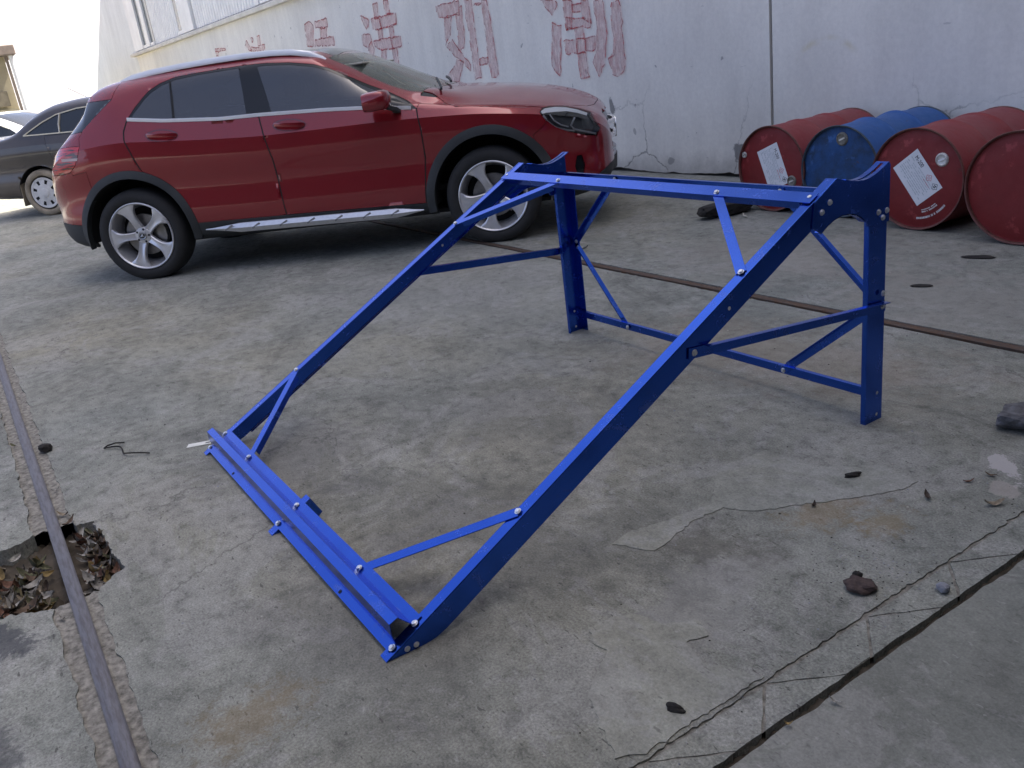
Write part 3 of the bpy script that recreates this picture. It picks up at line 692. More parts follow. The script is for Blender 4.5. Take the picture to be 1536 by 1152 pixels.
# front tray: folded hat section across both beam feet
def P2(u, z): return (Y0 + u, z)
fz = lambda u: .052 + .521 * (u + 1.65)
o1 = [(-1.729, fz(-1.729) + .004), (-1.708, fz(-1.708) + .004), (-1.714, .052), (-1.713, .082), (-1.690, .0905), (-1.6555, fz(-1.6555) + .005), (-1.632, fz(-1.632) + .004)]
def thick(line, t_):
    out = []
    for i, p in enumerate(line):
        a = Vector(line[max(i - 1, 0)]); b = Vector(line[min(i + 1, len(line) - 1)]); d = (b - a).normalized(); out.append((p[0] + d.y * t_, p[1] - d.x * t_))
    return line + out[::-1]
m = MB().prism([P2(u, z) for u, z in thick(o1, .0022)], XLW + .004, XRW - .018, 'x')
tray = spart(m, 'front_tray', bevel=.0004)
# stub bracket under the middle of the tray
xs = -2.428
m = MB(); m.hexa(fbar(xs - .018, xs + .018, -1.752, -1.612, -.0006, .0024))
m.prism([P2(-1.748, .0015), P2(-1.70, 0), P2(-1.60, .004), P2(-1.585, .016), P2(-1.612, fz(-1.612))], xs + .015, xs + .018, 'x'); spart(m, 'stub_bracket')
for u in (-1.650, -1.718): bolt(FL(xs - .004, u, .0055), NU)
hole_me = MB().lathe([(0, .0003), (.0055, .0003), (.0055, 0)], 'z', 12).mesh('punched_hole', mat_seal)
gl_me = MB().lathe([(0, .0003), (.0055, .0003), (.0055, 0)], 'z', 12).mesh('punched_hole', mat_hole)
def hole(p, n, me):
    o = bpy.data.objects.new('punched_hole', me); COL.objects.link(o); o.parent = stand; o.matrix_parent_inverse = Matrix.Translation(-stand_loc)
    o.matrix_basis = Matrix.Translation(Vector(p)) @ Vector(n).to_track_quat('Z', 'Y').to_matrix().to_4x4()
for x in (-2.918, -1.942): hole(FL(x, -1.718, .0044), NU, hole_me)
hole((XRW + .0003, Y0 - .605, .556), (1, 0, 0), gl_me); hole((XLW + .0037, Y0 - .60, .556), (1, 0, 0), gl_me)
for z in (.022, .098):
    hole((XRW - .0031, Y0 + .052, z), (1, 0, 0), gl_me); hole((XLW + .0070, Y0 + .04, z), (1, 0, 0), gl_me)

# ------------------------------------------------------------------ oil drums on their sides
def drumpaint(name, base, dirt, k, rough=.42):
    t = NT(name); f = t.noise(t.obj, 3.2, 7, .68, .4); q = t.noise(t.obj, 17, 6, .72); d = t.ramp(t.math('ADD', t.math('MULTIPLY', f, .65), t.math('MULTIPLY', q, .35)), [(.44, 0.), (.66, 1.)])
    c = t.mix(t.math('MULTIPLY', d, k), base, dirt); scr = t.ramp(t.noise(t.map(t.obj, (2, 22, 2)), 5, 4, .6), [(.64, 0.), (.70, 1.)])
    c = t.mix(t.math('MULTIPLY', scr, .35), c, tuple(min(1, b * 2.2 + .05) for b in base))
    rust = t.ramp(t.noise(t.obj, 8, 8, .78, .6), [(.615, 0.), (.64, 1.)])
    c = t.mix(t.math('MULTIPLY', rust, .6), c, (.085, .045, .032))
    t.set(base=c, rough=t.ramp(q, [(.3, rough), (.7, rough + .25)]), spec=.45, normal=t.bump(f, .5, .012)); return t.m
red_side = drumpaint('dusty_red_drum_side', (.22, .022, .024), (.24, .10, .095), .5, .42)
red_head = drumpaint('red_drum_head', (.20, .014, .014), (.13, .022, .018), .5, .5)
blue_side = drumpaint('blue_drum_side', (.012, .085, .30), (.03, .10, .22), .5, .38)
blue_head = drumpaint('grimy_blue_drum_head', (.012, .065, .20), (.018, .026, .026), .95, .6)
mat_chime = simple('worn_drum_rim', (.13, .05, .04), .6, metal=.3, var=.4, vscale=30)
mat_chime_b = simple('worn_blue_drum_rim', (.05, .07, .09), .6, metal=.3, var=.4, vscale=30)
mat_plug = simple('zinc_bung', (.62, .60, .55), .45, metal=.3, var=.25, vscale=40)
mat_plug_d = simple('grimy_bung', (.20, .19, .16), .6, metal=.4, var=.4, vscale=50)
mat_paper = simple('paper_label', (.74, .75, .76), .8, var=.07, vscale=9)
mat_ink = simple('black_ink', (.03, .03, .035), .8)
mat_grey_ink = simple('pale_print', (.52, .56, .57), .8, var=.15, vscale=40)
mat_red_ink = simple('red_ink', (.48, .03, .05), .8)
mat_white_ink = simple('white_stencil', (.66, .60, .58), .8, var=.2, vscale=60)
def text_mesh(body, size):
    c = bpy.data.curves.new('lettering', 'FONT'); c.body = body; c.size = size; c.align_x = 'CENTER'; c.align_y = 'CENTER'; c.extrude = .0002
    o = bpy.data.objects.new('tmp', c); COL.objects.link(o)
    bpy.context.view_layer.update()
    me = bpy.data.meshes.new_from_object(o.evaluated_get(bpy.context.evaluated_depsgraph_get()))
    bpy.data.objects.remove(o); bpy.data.curves.remove(c); return me
RB = .289; LEN = .885
def drum(label, x, y, side, head, rim, yaw=0, dent=0):
    th = thing('oil_drum', label, 'drum', (x, y, 0), yaw, 'oil drums lying against the wall')
    prof = []
    def hoop(c): return [(RB, c - .022), (RB + .003, c - .014), (RB + .0085, c - .005), (RB + .0085, c + .005), (RB + .003, c + .014), (RB, c + .022)]
    prof = [(RB, .012)] + [(RB, c) for c in (.10, .2)] + hoop(.298) + [(RB, .36), (RB, .44), (RB, .52)] + hoop(.587) + [(RB, .68), (RB, .78), (RB, LEN - .012)]
    m = MB().lathe(prof, 'y', 72, (0, 0, RB + .008))
    if dent:
        for i, v in enumerate(m.v):
            vx, vy, vz = v; k = math.exp(-((vy - .45) / .22) ** 2 - ((vx + .02) / .1) ** 2) * (1 if vz > .4 else 0); m.v[i] = (vx, vy, vz - .014 * k * math.sin(vy * 18))
    m.build('shell', side, th, smooth=50)
    c = (0, 0, RB + .008)
    m = MB().lathe([(RB, .014), (RB + .004, .010), (RB + .006, .002), (RB + .003, -.004), (RB - .004, -.003), (RB - .007, .004), (RB - .007, .018)], 'y', 72, c); m.build('front_rim', rim, th, smooth=60)
    MB().lathe([(RB, LEN - .014), (RB + .004, LEN - .010), (RB + .006, LEN - .002), (RB + .002, LEN + .003), (RB - .006, LEN), (RB - .007, LEN - .016)], 'y', 72, c).build('rear_rim', rim, th, smooth=60)
    MB().lathe([(RB - .006, .0165), (RB - .02, .0175), (RB - .026, .0145), (.12, .0135), (0, .0130)], 'y', 72, c).build('front_head', head, th, smooth=60)
    MB().lathe([(RB - .006, LEN - .0165), (RB - .02, LEN - .0175), (0, LEN - .013)], 'y', 48, c).build('rear_head', head, th, smooth=60)
    return th
def bung(th, x, z, r, mat, ring):
    c = (x, .0135, z)
    o = MB().lathe([(r * 1.28, 0), (r * 1.22, -.006), (r * 1.05, -.009), (r * .98, -.010), (r * .92, -.006), (r * .86, -.0045), (r * .3, -.004), (0, -.004)], 'y', 24, c).build('bung', mat, th, smooth=50)
    MB().bar((x - r * .6, .0085, z - r * .25), (x + r * .6, .0085, z + r * .25), r * .3, .006, (0, 1, 0)).build('bung_bar', ring, o)
def paper(th, x, z, w, h, rot, small=False):
    """label sheet with print, centred at (x,z) on the drum head, long side w"""
    e_ = bpy.data.objects.new('label_sheet', MB().box((-w / 2, -.0006, -h / 2), (w / 2, 0, h / 2)).mesh('label_sheet', mat_paper)); link(e_, th)
    e_.location = (x, .0128, z); e_.rotation_euler = (0, rot, 0)
    lab = bpy.data.objects.new('lettering', text_mesh('M-200', .030)); lab.data.materials.clear(); lab.data.materials.append(mat_ink); link(lab, e_)
    lab.location = (-w * .25, -.0010, h * .33); lab.rotation_euler = (R(90), 0, 0); lab.scale = (.95, 1.15, 1)
    m = MB()
    for j in range(9):
        z_ = h * .20 - j * h * .068
        x_ = -w * .44
        while x_ < w * .42:
            l = .006 + .02 * random.random()
            if random.random() < .86 and x_ + l < w * .44: m.box((x_, -.0010, z_), (x_ + l, -.0006, z_ + h * .028))
            x_ += l + .003
    m.build('small_print', mat_grey_ink, e_)
    m = MB(); m.box((w * .10, -.0010, h * .13), (w * .34, -.0006, h * .145))
    for cx_, cz_ in ((w * .16, h * .31),):
        d_ = .021
        for k in range(4):
            a = (cx_ + d_ * math.cos(k * math.pi / 2), -.0009, cz_ + d_ * math.sin(k * math.pi / 2)); b = (cx_ + d_ * math.cos((k + 1) * math.pi / 2), -.0009, cz_ + d_ * math.sin((k + 1) * math.pi / 2)); m.bar(a, b, .0022, .0006, (0, 1, 0))
    m.build('hazard_diamond', mat_red_ink, e_)
    m = MB(); cx_, cz_, d_ = w * .385, h * .31, .021
    for k in range(4):
        a = (cx_ + d_ * math.cos(k * math.pi / 2), -.0009, cz_ + d_ * math.sin(k * math.pi / 2)); b = (cx_ + d_ * math.cos((k + 1) * math.pi / 2), -.0009, cz_ + d_ * math.sin((k + 1) * math.pi / 2)); m.bar(a, b, .0022, .0006, (0, 1, 0))
    m.bar((cx_ - .009, -.0009, cz_ + .004), (cx_ + .009, -.0009, cz_ + .006), .004, .0006, (0, 1, 0)); m.bar((cx_ - .008, -.0009, cz_ - .005), (cx_ + .008, -.0009, cz_ - .003), .004, .0006, (0, 1, 0)); m.bar((cx_, -.0009, cz_ - .01), (cx_ + .002, -.0009, cz_ + .01), .003, .0006, (0, 1, 0))
    m.build('hazard_mark', mat_ink, e_)
    m = MB().lathe([(.006, -.0007), (.0085, -.0007), (.0085, -.0010), (.006, -.0010)], 'y', 16, (w * .16, 0, h * .31)); m.build('hazard_flame', mat_red_ink, e_)
zc = RB + .008
d1 = drum('red drum at the left end of the row, with label, beside the charred block', -4.253, 4.826, red_side, red_head, mat_chime)
bung(d1, -.244, .388, .017, mat_plug, mat_plug_d); bung(d1, .175, .22, .030, mat_plug_d, mat_plug)
paper(d1, .015, .31, .29, .19, R(68))
d2 = drum('grimy blue drum lying between two red drums', -3.690, 4.823, blue_side, blue_head, mat_chime_b, 0, 1)
bung(d2, .018, .504, .034, mat_plug_d, mat_plug)
bung(d2, -.03, .09, .017, mat_plug_d, mat_plug_d)
d3 = drum('red drum right of the blue one, with tilted paper label and pale bung', -3.067, 4.702, red_side, red_head, mat_chime, R(.5))
bung(d3, .150, .413, .031, mat_plug, mat_paper); bung(d3, -.205, .155, .017, mat_plug_d, mat_plug_d)
paper(d3, .003, .307, .27, .19, R(53))
# stencilled arc of lettering, too worn to read
m = MB()
for ring_, a0, a1, hgt in ((.232, -88, -38, .012), (.196, -78, -48, .008), (.183, -78, -48, .006)):
    a = a0
    while a < a1:
        w = 1.1 + 1.6 * random.random(); aa = R(a); ab = R(a + w * .8)
        if random.random() < .9:
            m.add([(ring_ * math.cos(aa), .0122, zc + ring_ * math.sin(aa)), (ring_ * math.cos(ab), .0122, zc + ring_ * math.sin(ab)), ((ring_ - hgt) * math.cos(ab), .0122, zc + (ring_ - hgt) * math.sin(ab)), ((ring_ - hgt) * math.cos(aa), .0122, zc + (ring_ - hgt) * math.sin(aa))], [(0, 1, 2, 3)])
        a += w
m.build('stencil_line', mat_white_ink, d3)
d4 = drum('red drum with a plain head cut by the right edge of the picture', -2.42, 4.60, red_side, red_head, mat_chime, R(-1))
bung(d4, .12, .42, .030, mat_plug_d, mat_plug)

# ------------------------------------------------------------------ things lying about
def lump(name, label, cat, loc, size, mat, rz=0, rough=.35, seed=0, sub=3, boxy=.6, flat=0):
    bm = bmesh.new(); bmesh.ops.create_icosphere(bm, subdivisions=sub, radius=1); g_ = np.random.default_rng(seed)
    K = [(Vector(g_.normal(0, 1, 3)), g_.random() * 6, .6 + 2.5 * g_.random()) for _ in range(9)]
    for v in bm.verts:
        n = v.co.copy(); mx = max(abs(n.x), abs(n.y), abs(n.z)); b = n / mx; n = n.lerp(b, boxy)
        d = sum(math.sin(k.dot(v.co) * w + ph) for k, ph, w in K) / 9
        n *= 1 + 1.5 * rough * d + g_.normal(0, rough * .07)
        v.co = Vector((n.x * size[0], n.y * size[1], max(-.98, n.z) * size[2]))
    zmin = min(v.co.z for v in bm.verts)
    for v in bm.verts: v.co.z -= zmin
    for f in bm.faces: f.smooth = False
    me = bpy.data.meshes.new(name); bm.to_mesh(me); bm.free(); me.materials.append(mat)
    o = link(bpy.data.objects.new(name, me)); o.location = loc; o.rotation_euler.z = rz
    return tag(o, label, cat)
mat_char = simple('charred_timber', (.018, .016, .014), .95, var=.5, vscale=30, bump=.8, bscale=80)
mat_rubble = simple('dark_rubble', (.10, .10, .105), .95, var=.55, vscale=35, bump=.9, bscale=120)
mat_clod = simple('brown_clod', (.065, .045, .04), .9, var=.5, vscale=40, bump=.7)
mat_stone = simple('grey_pebble', (.22, .23, .26), .85, var=.4, vscale=40, bump=.5)
lump('timber_block', 'charred black block of timber lying beside the leftmost red drum', 'timber', (-4.47, 4.61, 0), (.085, .23, .05), mat_char, R(-12), .3, 3, 3, .75)
lump('concrete_lump', 'rough dark grey lump of broken concrete at the right edge of the yard', 'rubble', (-1.285, 2.545, 0), (.055, .06, .032), mat_rubble, R(20), .45, 5, 3, .6)
lump('dirt_clod', 'flat brown clod of dirt beside the scored strip', 'clod', (-1.085, 1.505, 0), (.033, .028, .013), mat_clod, R(35), .6, 8, 3, .2)
lump('dirt_clod', 'small black scrap lying above the brown clod', 'scrap', (-1.118, 1.545, 0), (.012, .008, .006), mat_char, R(10), .4, 9, 2, .4)
lump('pebble', 'blue grey pebble in the scored strip', 'pebble', (-.955, 1.63, 0), (.013, .012, .010), mat_stone, 0, .3, 12, 2, .5)
lump('charcoal_bit', 'black charcoal bit at the bottom of the picture right of centre', 'charcoal', (-1.072, .912, 0), (.017, .008, .007), mat_char, R(30), .7, 14, 3, .2)
lump('charcoal_bit', 'elongated black charcoal bit lying on the pale patch in front of the rear leg', 'charcoal', (-1.432, 1.951, 0), (.022, .009, .007), mat_char, R(65), .7, 15, 3, .2)
lump('charcoal_bit', 'black lump beside the near rail trench', 'charcoal', (-3.83, .03, .0), (.03, .022, .016), mat_char, R(10), .4, 16, 2, .4)
lump('bark_chip', 'flat dark bark chip on the concrete in front of the drums', 'chip', (-2.37, 3.72, 0), (.045, .022, .004), mat_char, R(30), .3, 17, 2, .4)
lump('rubber_scrap', 'black rubber scrap under the rightmost red drum', 'scrap', (-2.43, 4.30, 0), (.075, .03, .006), mat_char, R(25), .4, 18, 2, .4)
# small white tab and the flat clip sticking out from under the stand foot
clip = MB(); n = 16
out = [(-.055, -.016), (.055, -.016), (.055, .016), (-.055, .016)]
clip.box((-.058, -.017, .0), (.012, .017, .0012)); clip.box((.044, -.017, 0), (.06, .017, .0012)); clip.box((.012, -.017, 0), (.044, -.006, .0012)); clip.box((.012, .006, 0), (.044, .017, .0012))
o = clip.build('metal_tab', simple('pale_metal_tab', (.66, .66, .60), .5, var=.1, vscale=40)); o.location = (-3.345, .545, .001); o.rotation_euler = (0, R(-2), R(62))
tag(o, 'pale flat slotted metal tab by the far foot of the blue stand', 'metal tab')
pts = []
for k in range(30):
    t_ = k / 29; pts.append((-3.63 + .26 * t_ * (1 - .15 * t_), .225 + .12 * t_ + .02 * math.sin(t_ * 7), .004 + .010 * abs(math.sin(t_ * 6))))
pts = [(-3.60, .30, .012), (-3.615, .27, .016), (-3.632, .24, .01)] + pts
MBw = MB().tube(pts, .0032, 6); o = MBw.build('wire', mat_char, smooth=60); tag(o, 'thin black bent wire on the concrete left of the blue stand', 'wire')
o = MB().tube([(-4.36, 4.66, .012), (-4.30, 4.60, .012), (-4.255, 4.585, .010)], .0055, 6).build('stick', simple('pale_stick', (.5, .47, .38), .8), smooth=60); tag(o, 'short pale stick on the ground before the leftmost drum', 'stick')
o = MB().add([(0, 0, 0), (.07, .01, .004), (.075, .05, .002), (.01, .055, .012), (0, 0, .0015), (.07, .01, .0055), (.075, .05, .0035), (.01, .055, .0135)], [(0, 3, 2, 1), (4, 5, 6, 7), (0, 1, 5, 4), (1, 2, 6, 5), (2, 3, 7, 6), (3, 0, 4, 7)]).build('paper_scrap', mat_paper); o.location = (-3.93, 4.60, .001); o.rotation_euler.z = .4; tag(o, 'white paper scrap between the leftmost red drum and the blue drum', 'paper')

# fallen leaves
def leaf_mesh(name, L, W, curl, mat, seed):
    g_ = np.random.default_rng(seed); n = 7; vs = []
    for i in range(n):
        t_ = i / (n - 1); w = W * math.sin(math.pi * (t_ * .94 + .03)) ** .8 * (1 - .25 * t_); x = (t_ - .5) * L
        zc_ = curl * L * (t_ - .5) ** 2 * 2
        vs += [(x, -w / 2 + g_.normal(0, W * .05), zc_ + abs(g_.normal(0, W * .10)) + W * .18), (x, 0, zc_), (x, w / 2 + g_.normal(0, W * .05), zc_ + abs(g_.normal(0, W * .10)) + W * .14)]
    fs = []
    for i in range(n - 1):
        a = 3 * i; fs += [(a, a + 3, a + 4, a + 1), (a + 1, a + 4, a + 5, a + 2)]
    return MB().add(vs, fs).mesh(name, mat, smooth=50)
lcols = [('brown_leaf', (.12, .085, .06)), ('tan_leaf', (.24, .20, .145)), ('ochre_leaf', (.26, .19, .08)), ('grey_leaf', (.24, .23, .21)), ('dark_leaf', (.06, .045, .035)), ('red_leaf', (.15, .08, .055)), ('pale_leaf', (.34, .33, .30)), ('olive_leaf', (.12, .12, .07))]
leaves = []
for i, (nm, c) in enumerate(lcols):
    mt = simple(nm, c, .8, var=.4, vscale=60, spec=.3)
    leaves += [leaf_mesh('leaf', .075, .030, .5, mt, i), leaf_mesh('leaf', .055, .034, 1.0, mt, i + 40)]
pile = thing('leaf_litter', 'drift of dry brown and yellow leaves in the broken hole beside the near rail', 'leaf litter', (-2.75, -.15, -.07))
g_ = np.random.default_rng(77)
for k in range(330):
    right = g_.random() < .28
    x = g_.uniform(-2.95, -2.54); y = g_.uniform(.02, .10) if right else g_.uniform(-.60, -.085)
    if not right and g_.random() < .35: x = g_.uniform(-2.78, -2.56); y = g_.uniform(-.42, -.09)
    z = g_.uniform(-.050, -.016) + (.010 if x > -2.75 and not right else 0)
    o = bpy.data.objects.new('leaf', leaves[g_.integers(len(leaves))]); link(o, pile)
    o.location = (x + 2.75, y + .15, z + .07); o.rotation_euler = (g_.normal(0, .45), g_.normal(0, .45), g_.uniform(0, 6.28)); s_ = g_.uniform(.55, 1.05); o.scale = (s_, s_, s_)
foam = lump('foam_lump', 'crumpled white foil scrap among the leaves at the left edge', 'foil', (-2.62, -.235, -.04), (.022, .02, .014), simple('white_foil', (.6, .62, .65), .5, var=.2, vscale=40), 0, .5, 30, 2, .2)
def leaf_at(k, x, y, rz, s_, label, z=.002):
    o = bpy.data.objects.new('fallen_leaf', leaves[k]); link(o); o.location = (x, y, z); o.rotation_euler = (random.uniform(-.2, .2), random.uniform(-.2, .2), rz); o.scale = (s_,) * 3
    return tag(o, label, 'leaf')
leaf_at(2, -1.081, 2.057, 1.1, .75, 'tan leaf at the right edge near the scored strip')
leaf_at(12, -4.62, 3.42, .3, 1.1, 'pale crumpled leaf on the ground in front of the red car')
leaf_at(5, -.903, 1.045, .8, .3, 'orange leaf bit in the joint at the bottom right')
leaf_at(12, -.885, 1.16, .4, .35, 'pale yellow chip in the joint right of the orange leaf bit')
leaf_at(8, -1.22, 1.98, 2.4, .55, 'dark curled leaf left of the tan leaf')
leaf_at(9, -1.40, 1.74, 2.0, .4, 'small dark curled leaf on the sandy stain')
leaf_at(0, -1.17, 2.20, .4, .4, 'small brown leaf below the white flaked patch')
leaf_at(10, -1.19, 2.13, .9, .4, 'reddish leaf on the pale flake at the right')
leaf_at(2, -3.10, .01, .8, .6, 'tan leaf lying in the rail trench above the hole')
leaf_at(12, -3.35, .015, 1.4, .35, 'pale sliver of leaf in the rail trench')
leaf_at(0, -3.02, .02, 2.2, .7, 'brown leaf at the far rim of the hole')
leaf_at(6, -2.40, -.075, .5, .35, 'grey leaf bit beside the rail below the hole')
leaf_at(14, -4.0, -.075, .5, .5, 'olive leaf in the trench left of the rail')
# fine grit and chips nobody would count
m = MB(); g_ = np.random.default_rng(5)
def chip(x, y, s_, z=0):
    a = g_.uniform(0, 6.28); c, d = math.cos(a) * s_, math.sin(a) * s_; h = s_ * g_.uniform(.3, .8)
    m.add([(x + c, y + d, z), (x - d * .8, y + c * .8, z), (x - c * .9, y - d * .7, z), (x + d * .7, y - c, z), (x + c * .2, y + d * .1, z + h)], [(0, 1, 4), (1, 2, 4), (2, 3, 4), (3, 0, 4)], int(g_.integers(3)))
for k in range(1500):
    r_ = g_.random()
    if r_ < .40: x, y, z, s_ = g_.choice([g_.uniform(-6, -3.03), g_.uniform(-2.45, -1.0)]), g_.choice([g_.uniform(-.088, -.055), g_.uniform(-.005, .025)]), -.009, g_.uniform(.001, .004)
    elif r_ < .52: x, y, z, s_ = g_.uniform(-1.2, -.93), g_.uniform(.6, 2.2), .0, g_.uniform(.001, .0035)
    elif r_ < .62: x, y, z, s_ = g_.uniform(-6, -1.1), g_.choice([RR0 - .01, RR1 + .012]) + g_.normal(0, .05), 0, g_.uniform(.0015, .005)
    elif r_ < .72: x, y, z, s_ = g_.normal(-1.12, .06), g_.normal(1.58, .07), 0, g_.uniform(.001, .0035)
    else: x, y, z, s_ = g_.uniform(-7, -1.05), g_.uniform(.1, 5.4), 0, g_.uniform(.0012, .0055)
    chip(x, y, s_, z)
o = m.build('grit', [mat_char, mat_stone, simple('pale_chip', (.36, .34, .30), .9)]); tag(o, 'fine grit and chips scattered over the concrete', 'grit', kind='stuff')
# ------------------------------------------------------------------ cars: lofted bodies cut into panels
def pchip(xs,ys,xq):
    xs=np.asarray(xs,float); ys=np.asarray(ys,float); h=np.diff(xs); d=np.diff(ys)/h
    m=np.zeros_like(ys); m[0]=d[0]; m[-1]=d[-1]
    for i in range(1,len(xs)-1):
        if d[i-1]*d[i]>0:
            w1=2*h[i]+h[i-1]; w2=h[i]+2*h[i-1]; m[i]=(w1+w2)/(w1/d[i-1]+w2/d[i])
    k=np.clip(np.searchsorted(xs,xq)-1,0,len(xs)-2); t=(xq-xs[k])/h[k]
    return ((1+2*t)*(1-t)**2)*ys[k]+t*(1-t)**2*h[k]*m[k]+t*t*(3-2*t)*ys[k+1]+t*t*(t-1)*h[k]*m[k+1]
# x, Ymax, zb, zc, [belt (y,z), c5, c6, c7, c8, c9z]
GLA=[
(-3.475,.44,.52,.550,(.42,.57),(.40,.575),(.37,.58),(.30,.585),(.16,.593),.60),
(-3.462,.55,.44,.600,(.52,.65),(.50,.660),(.46,.67),(.37,.68),(.20,.692),.70),
(-3.42,.66,.365,.700,(.61,.77),(.58,.78),(.54,.79),(.44,.80),(.25,.813),.82),
(-3.36,.735,.318,.810,(.68,.865),(.65,.885),(.60,.90),(.48,.913),(.28,.925),.93),
(-3.30,.785,.293,.890,(.725,.955),(.69,.968),(.635,.978),(.51,.988),(.30,.996),1.0),
(-3.17,.845,.275,.965,(.78,1.045),(.745,1.065),(.69,1.085),(.585,1.103),(.33,1.115),1.12),
(-2.985,.882,.265,1.0,(.818,1.115),(.78,1.165),(.725,1.222),(.63,1.277),(.35,1.298),1.303),
(-2.935,.886,.26,1.008,(.822,1.13),(.785,1.195),(.73,1.268),(.655,1.345),(.35,1.375),1.384),
(-2.70,.897,.26,1.02,(.835,1.165),(.785,1.275),(.72,1.365),(.645,1.418),(.35,1.436),1.443),
(-2.40,.895,.255,1.0,(.838,1.128),(.77,1.265),(.70,1.39),(.625,1.446),(.34,1.474),1.482),
(-2.0,.889,.25,.968,(.835,1.095),(.76,1.26),(.685,1.415),(.605,1.468),(.33,1.493),1.50),
(-1.55,.886,.25,.945,(.832,1.073),(.755,1.25),(.68,1.42),(.595,1.472),(.33,1.495),1.502),
(-1.2,.885,.248,.942,(.83,1.056),(.757,1.225),(.675,1.385),(.585,1.44),(.33,1.475),1.485),
(-1.02,.885,.247,.941,(.83,1.047),(.77,1.175),(.68,1.305),(.585,1.36),(.34,1.415),1.43),
(-.82,.885,.246,.94,(.83,1.035),(.785,1.115),(.695,1.192),(.612,1.245),(.36,1.322),1.345),
(-.526,.886,.245,.935,(.838,1.003),(.82,1.028),(.775,1.056),(.68,1.112),(.40,1.178),1.205),
(-.35,.888,.243,.929,(.842,.985),(.826,1.0),(.80,1.02),(.735,1.072),(.42,1.108),1.122),
(-.1,.893,.24,.917,(.85,.957),(.832,.972),(.79,.988),(.70,1.02),(.40,1.073),1.09),
(.2,.888,.24,.885,(.84,.922),(.815,.938),(.77,.953),(.65,.985),(.38,1.04),1.058),
(.45,.853,.243,.845,(.795,.882),(.77,.897),(.725,.912),(.60,.945),(.35,.992),1.01),
(.65,.795,.262,.80,(.735,.84),(.71,.855),(.66,.868),(.52,.893),(.30,.932),.95),
(.78,.715,.30,.745,(.65,.785),(.62,.798),(.57,.81),(.45,.83),(.25,.868),.885),
(.85,.60,.355,.68,(.54,.715),(.52,.73),(.47,.745),(.37,.772),(.20,.805),.82),
(.882,.46,.41,.605,(.42,.635),(.40,.645),(.36,.66),(.28,.682),(.15,.705),.715),
(.893,.32,.47,.545,(.30,.56),(.285,.565),(.25,.575),(.2,.583),(.1,.592),.595)]
def controls(T):
    out=[]
    for x,Y,zb,zc,b,c5,c6,c7,c8,z9 in T:
        H=zc-zb; k=min(1,H/.5)
        out.append([(Y-.10*k,zb),(Y-.028*k,zb+.05*k*.9),(Y-.004*k,zb+.30*H),(Y-.016*k,zb+.56*H),(Y,zb+.85*H),(Y-.006*k,zc),b,c5,c6,c7,c8,(0,z9)])
    return np.array([t[0] for t in T]),np.array(out)
def cr(P,n):
    """smooth curve through P, n samples per segment (natural-ish Catmull-Rom centripetal approximated by chord)"""
    P=np.asarray(P,float); t=np.r_[0,np.cumsum(np.hypot(*np.diff(P,axis=0).T)+1e-6)]
    o=[];
    for i in range(len(P)-1):
        q=np.linspace(t[i],t[i+1],n,endpoint=False); o.append(q)
    q=np.r_[np.concatenate(o),t[-1]]
    return np.stack([pchip(t,P[:,0],q),hspl(t,P[:,1],q)],1)
def hspl(t,y,q):
    h=np.diff(t); d=np.diff(y)/h; m=np.zeros_like(y); m[0]=d[0]; m[-1]=d[-1]
    m[1:-1]=(d[:-1]*h[1:]+d[1:]*h[:-1])/(h[:-1]+h[1:])
    k=np.clip(np.searchsorted(t,q)-1,0,len(t)-2); u=(q-t[k])/h[k]
    return ((1+2*u)*(1-u)**2)*y[k]+u*(1-u)**2*h[k]*m[k]+u*u*(3-2*u)*y[k+1]+u*u*(u-1)*h[k]*m[k+1]
N1,N2,N3=5,4,6
def rowsof():
    r=[]
    for i in range(5): r+=list(np.linspace(i,i+1,N1,endpoint=False))
    r+=list(np.linspace(5,6,N2,endpoint=False))
    for i in range(6,11): r+=list(np.linspace(i,i+1,N3,endpoint=False))
    return np.array(r+[11.])
def loft(T,xs):
    tx,Cn=controls(T)
    G=np.zeros((len(xs),12,2))
    for k in range(12):
        for c in (0,1): G[:,k,c]=pchip(tx,Cn[:,k,c],xs)
    V=[]
    for i,x in enumerate(xs):
        S=np.concatenate([cr(G[i,0:6],N1)[:-1],cr(G[i,5:7],N2)[:-1],cr(G[i,6:12],N3)])
        V.append(np.c_[np.full(len(S),x),-S[:,0],S[:,1]])
    return np.array(V)  # [nx,nr,3], near side y negative
def stations(T,step=.032):
    tx=[t[0] for t in T]; xs=[]
    for a,b in zip(tx[:-1],tx[1:]):
        n=max(3,int(round((b-a)/step))); xs+=list(np.linspace(a,b,n,endpoint=False))
    return np.array(xs+[tx[-1]])
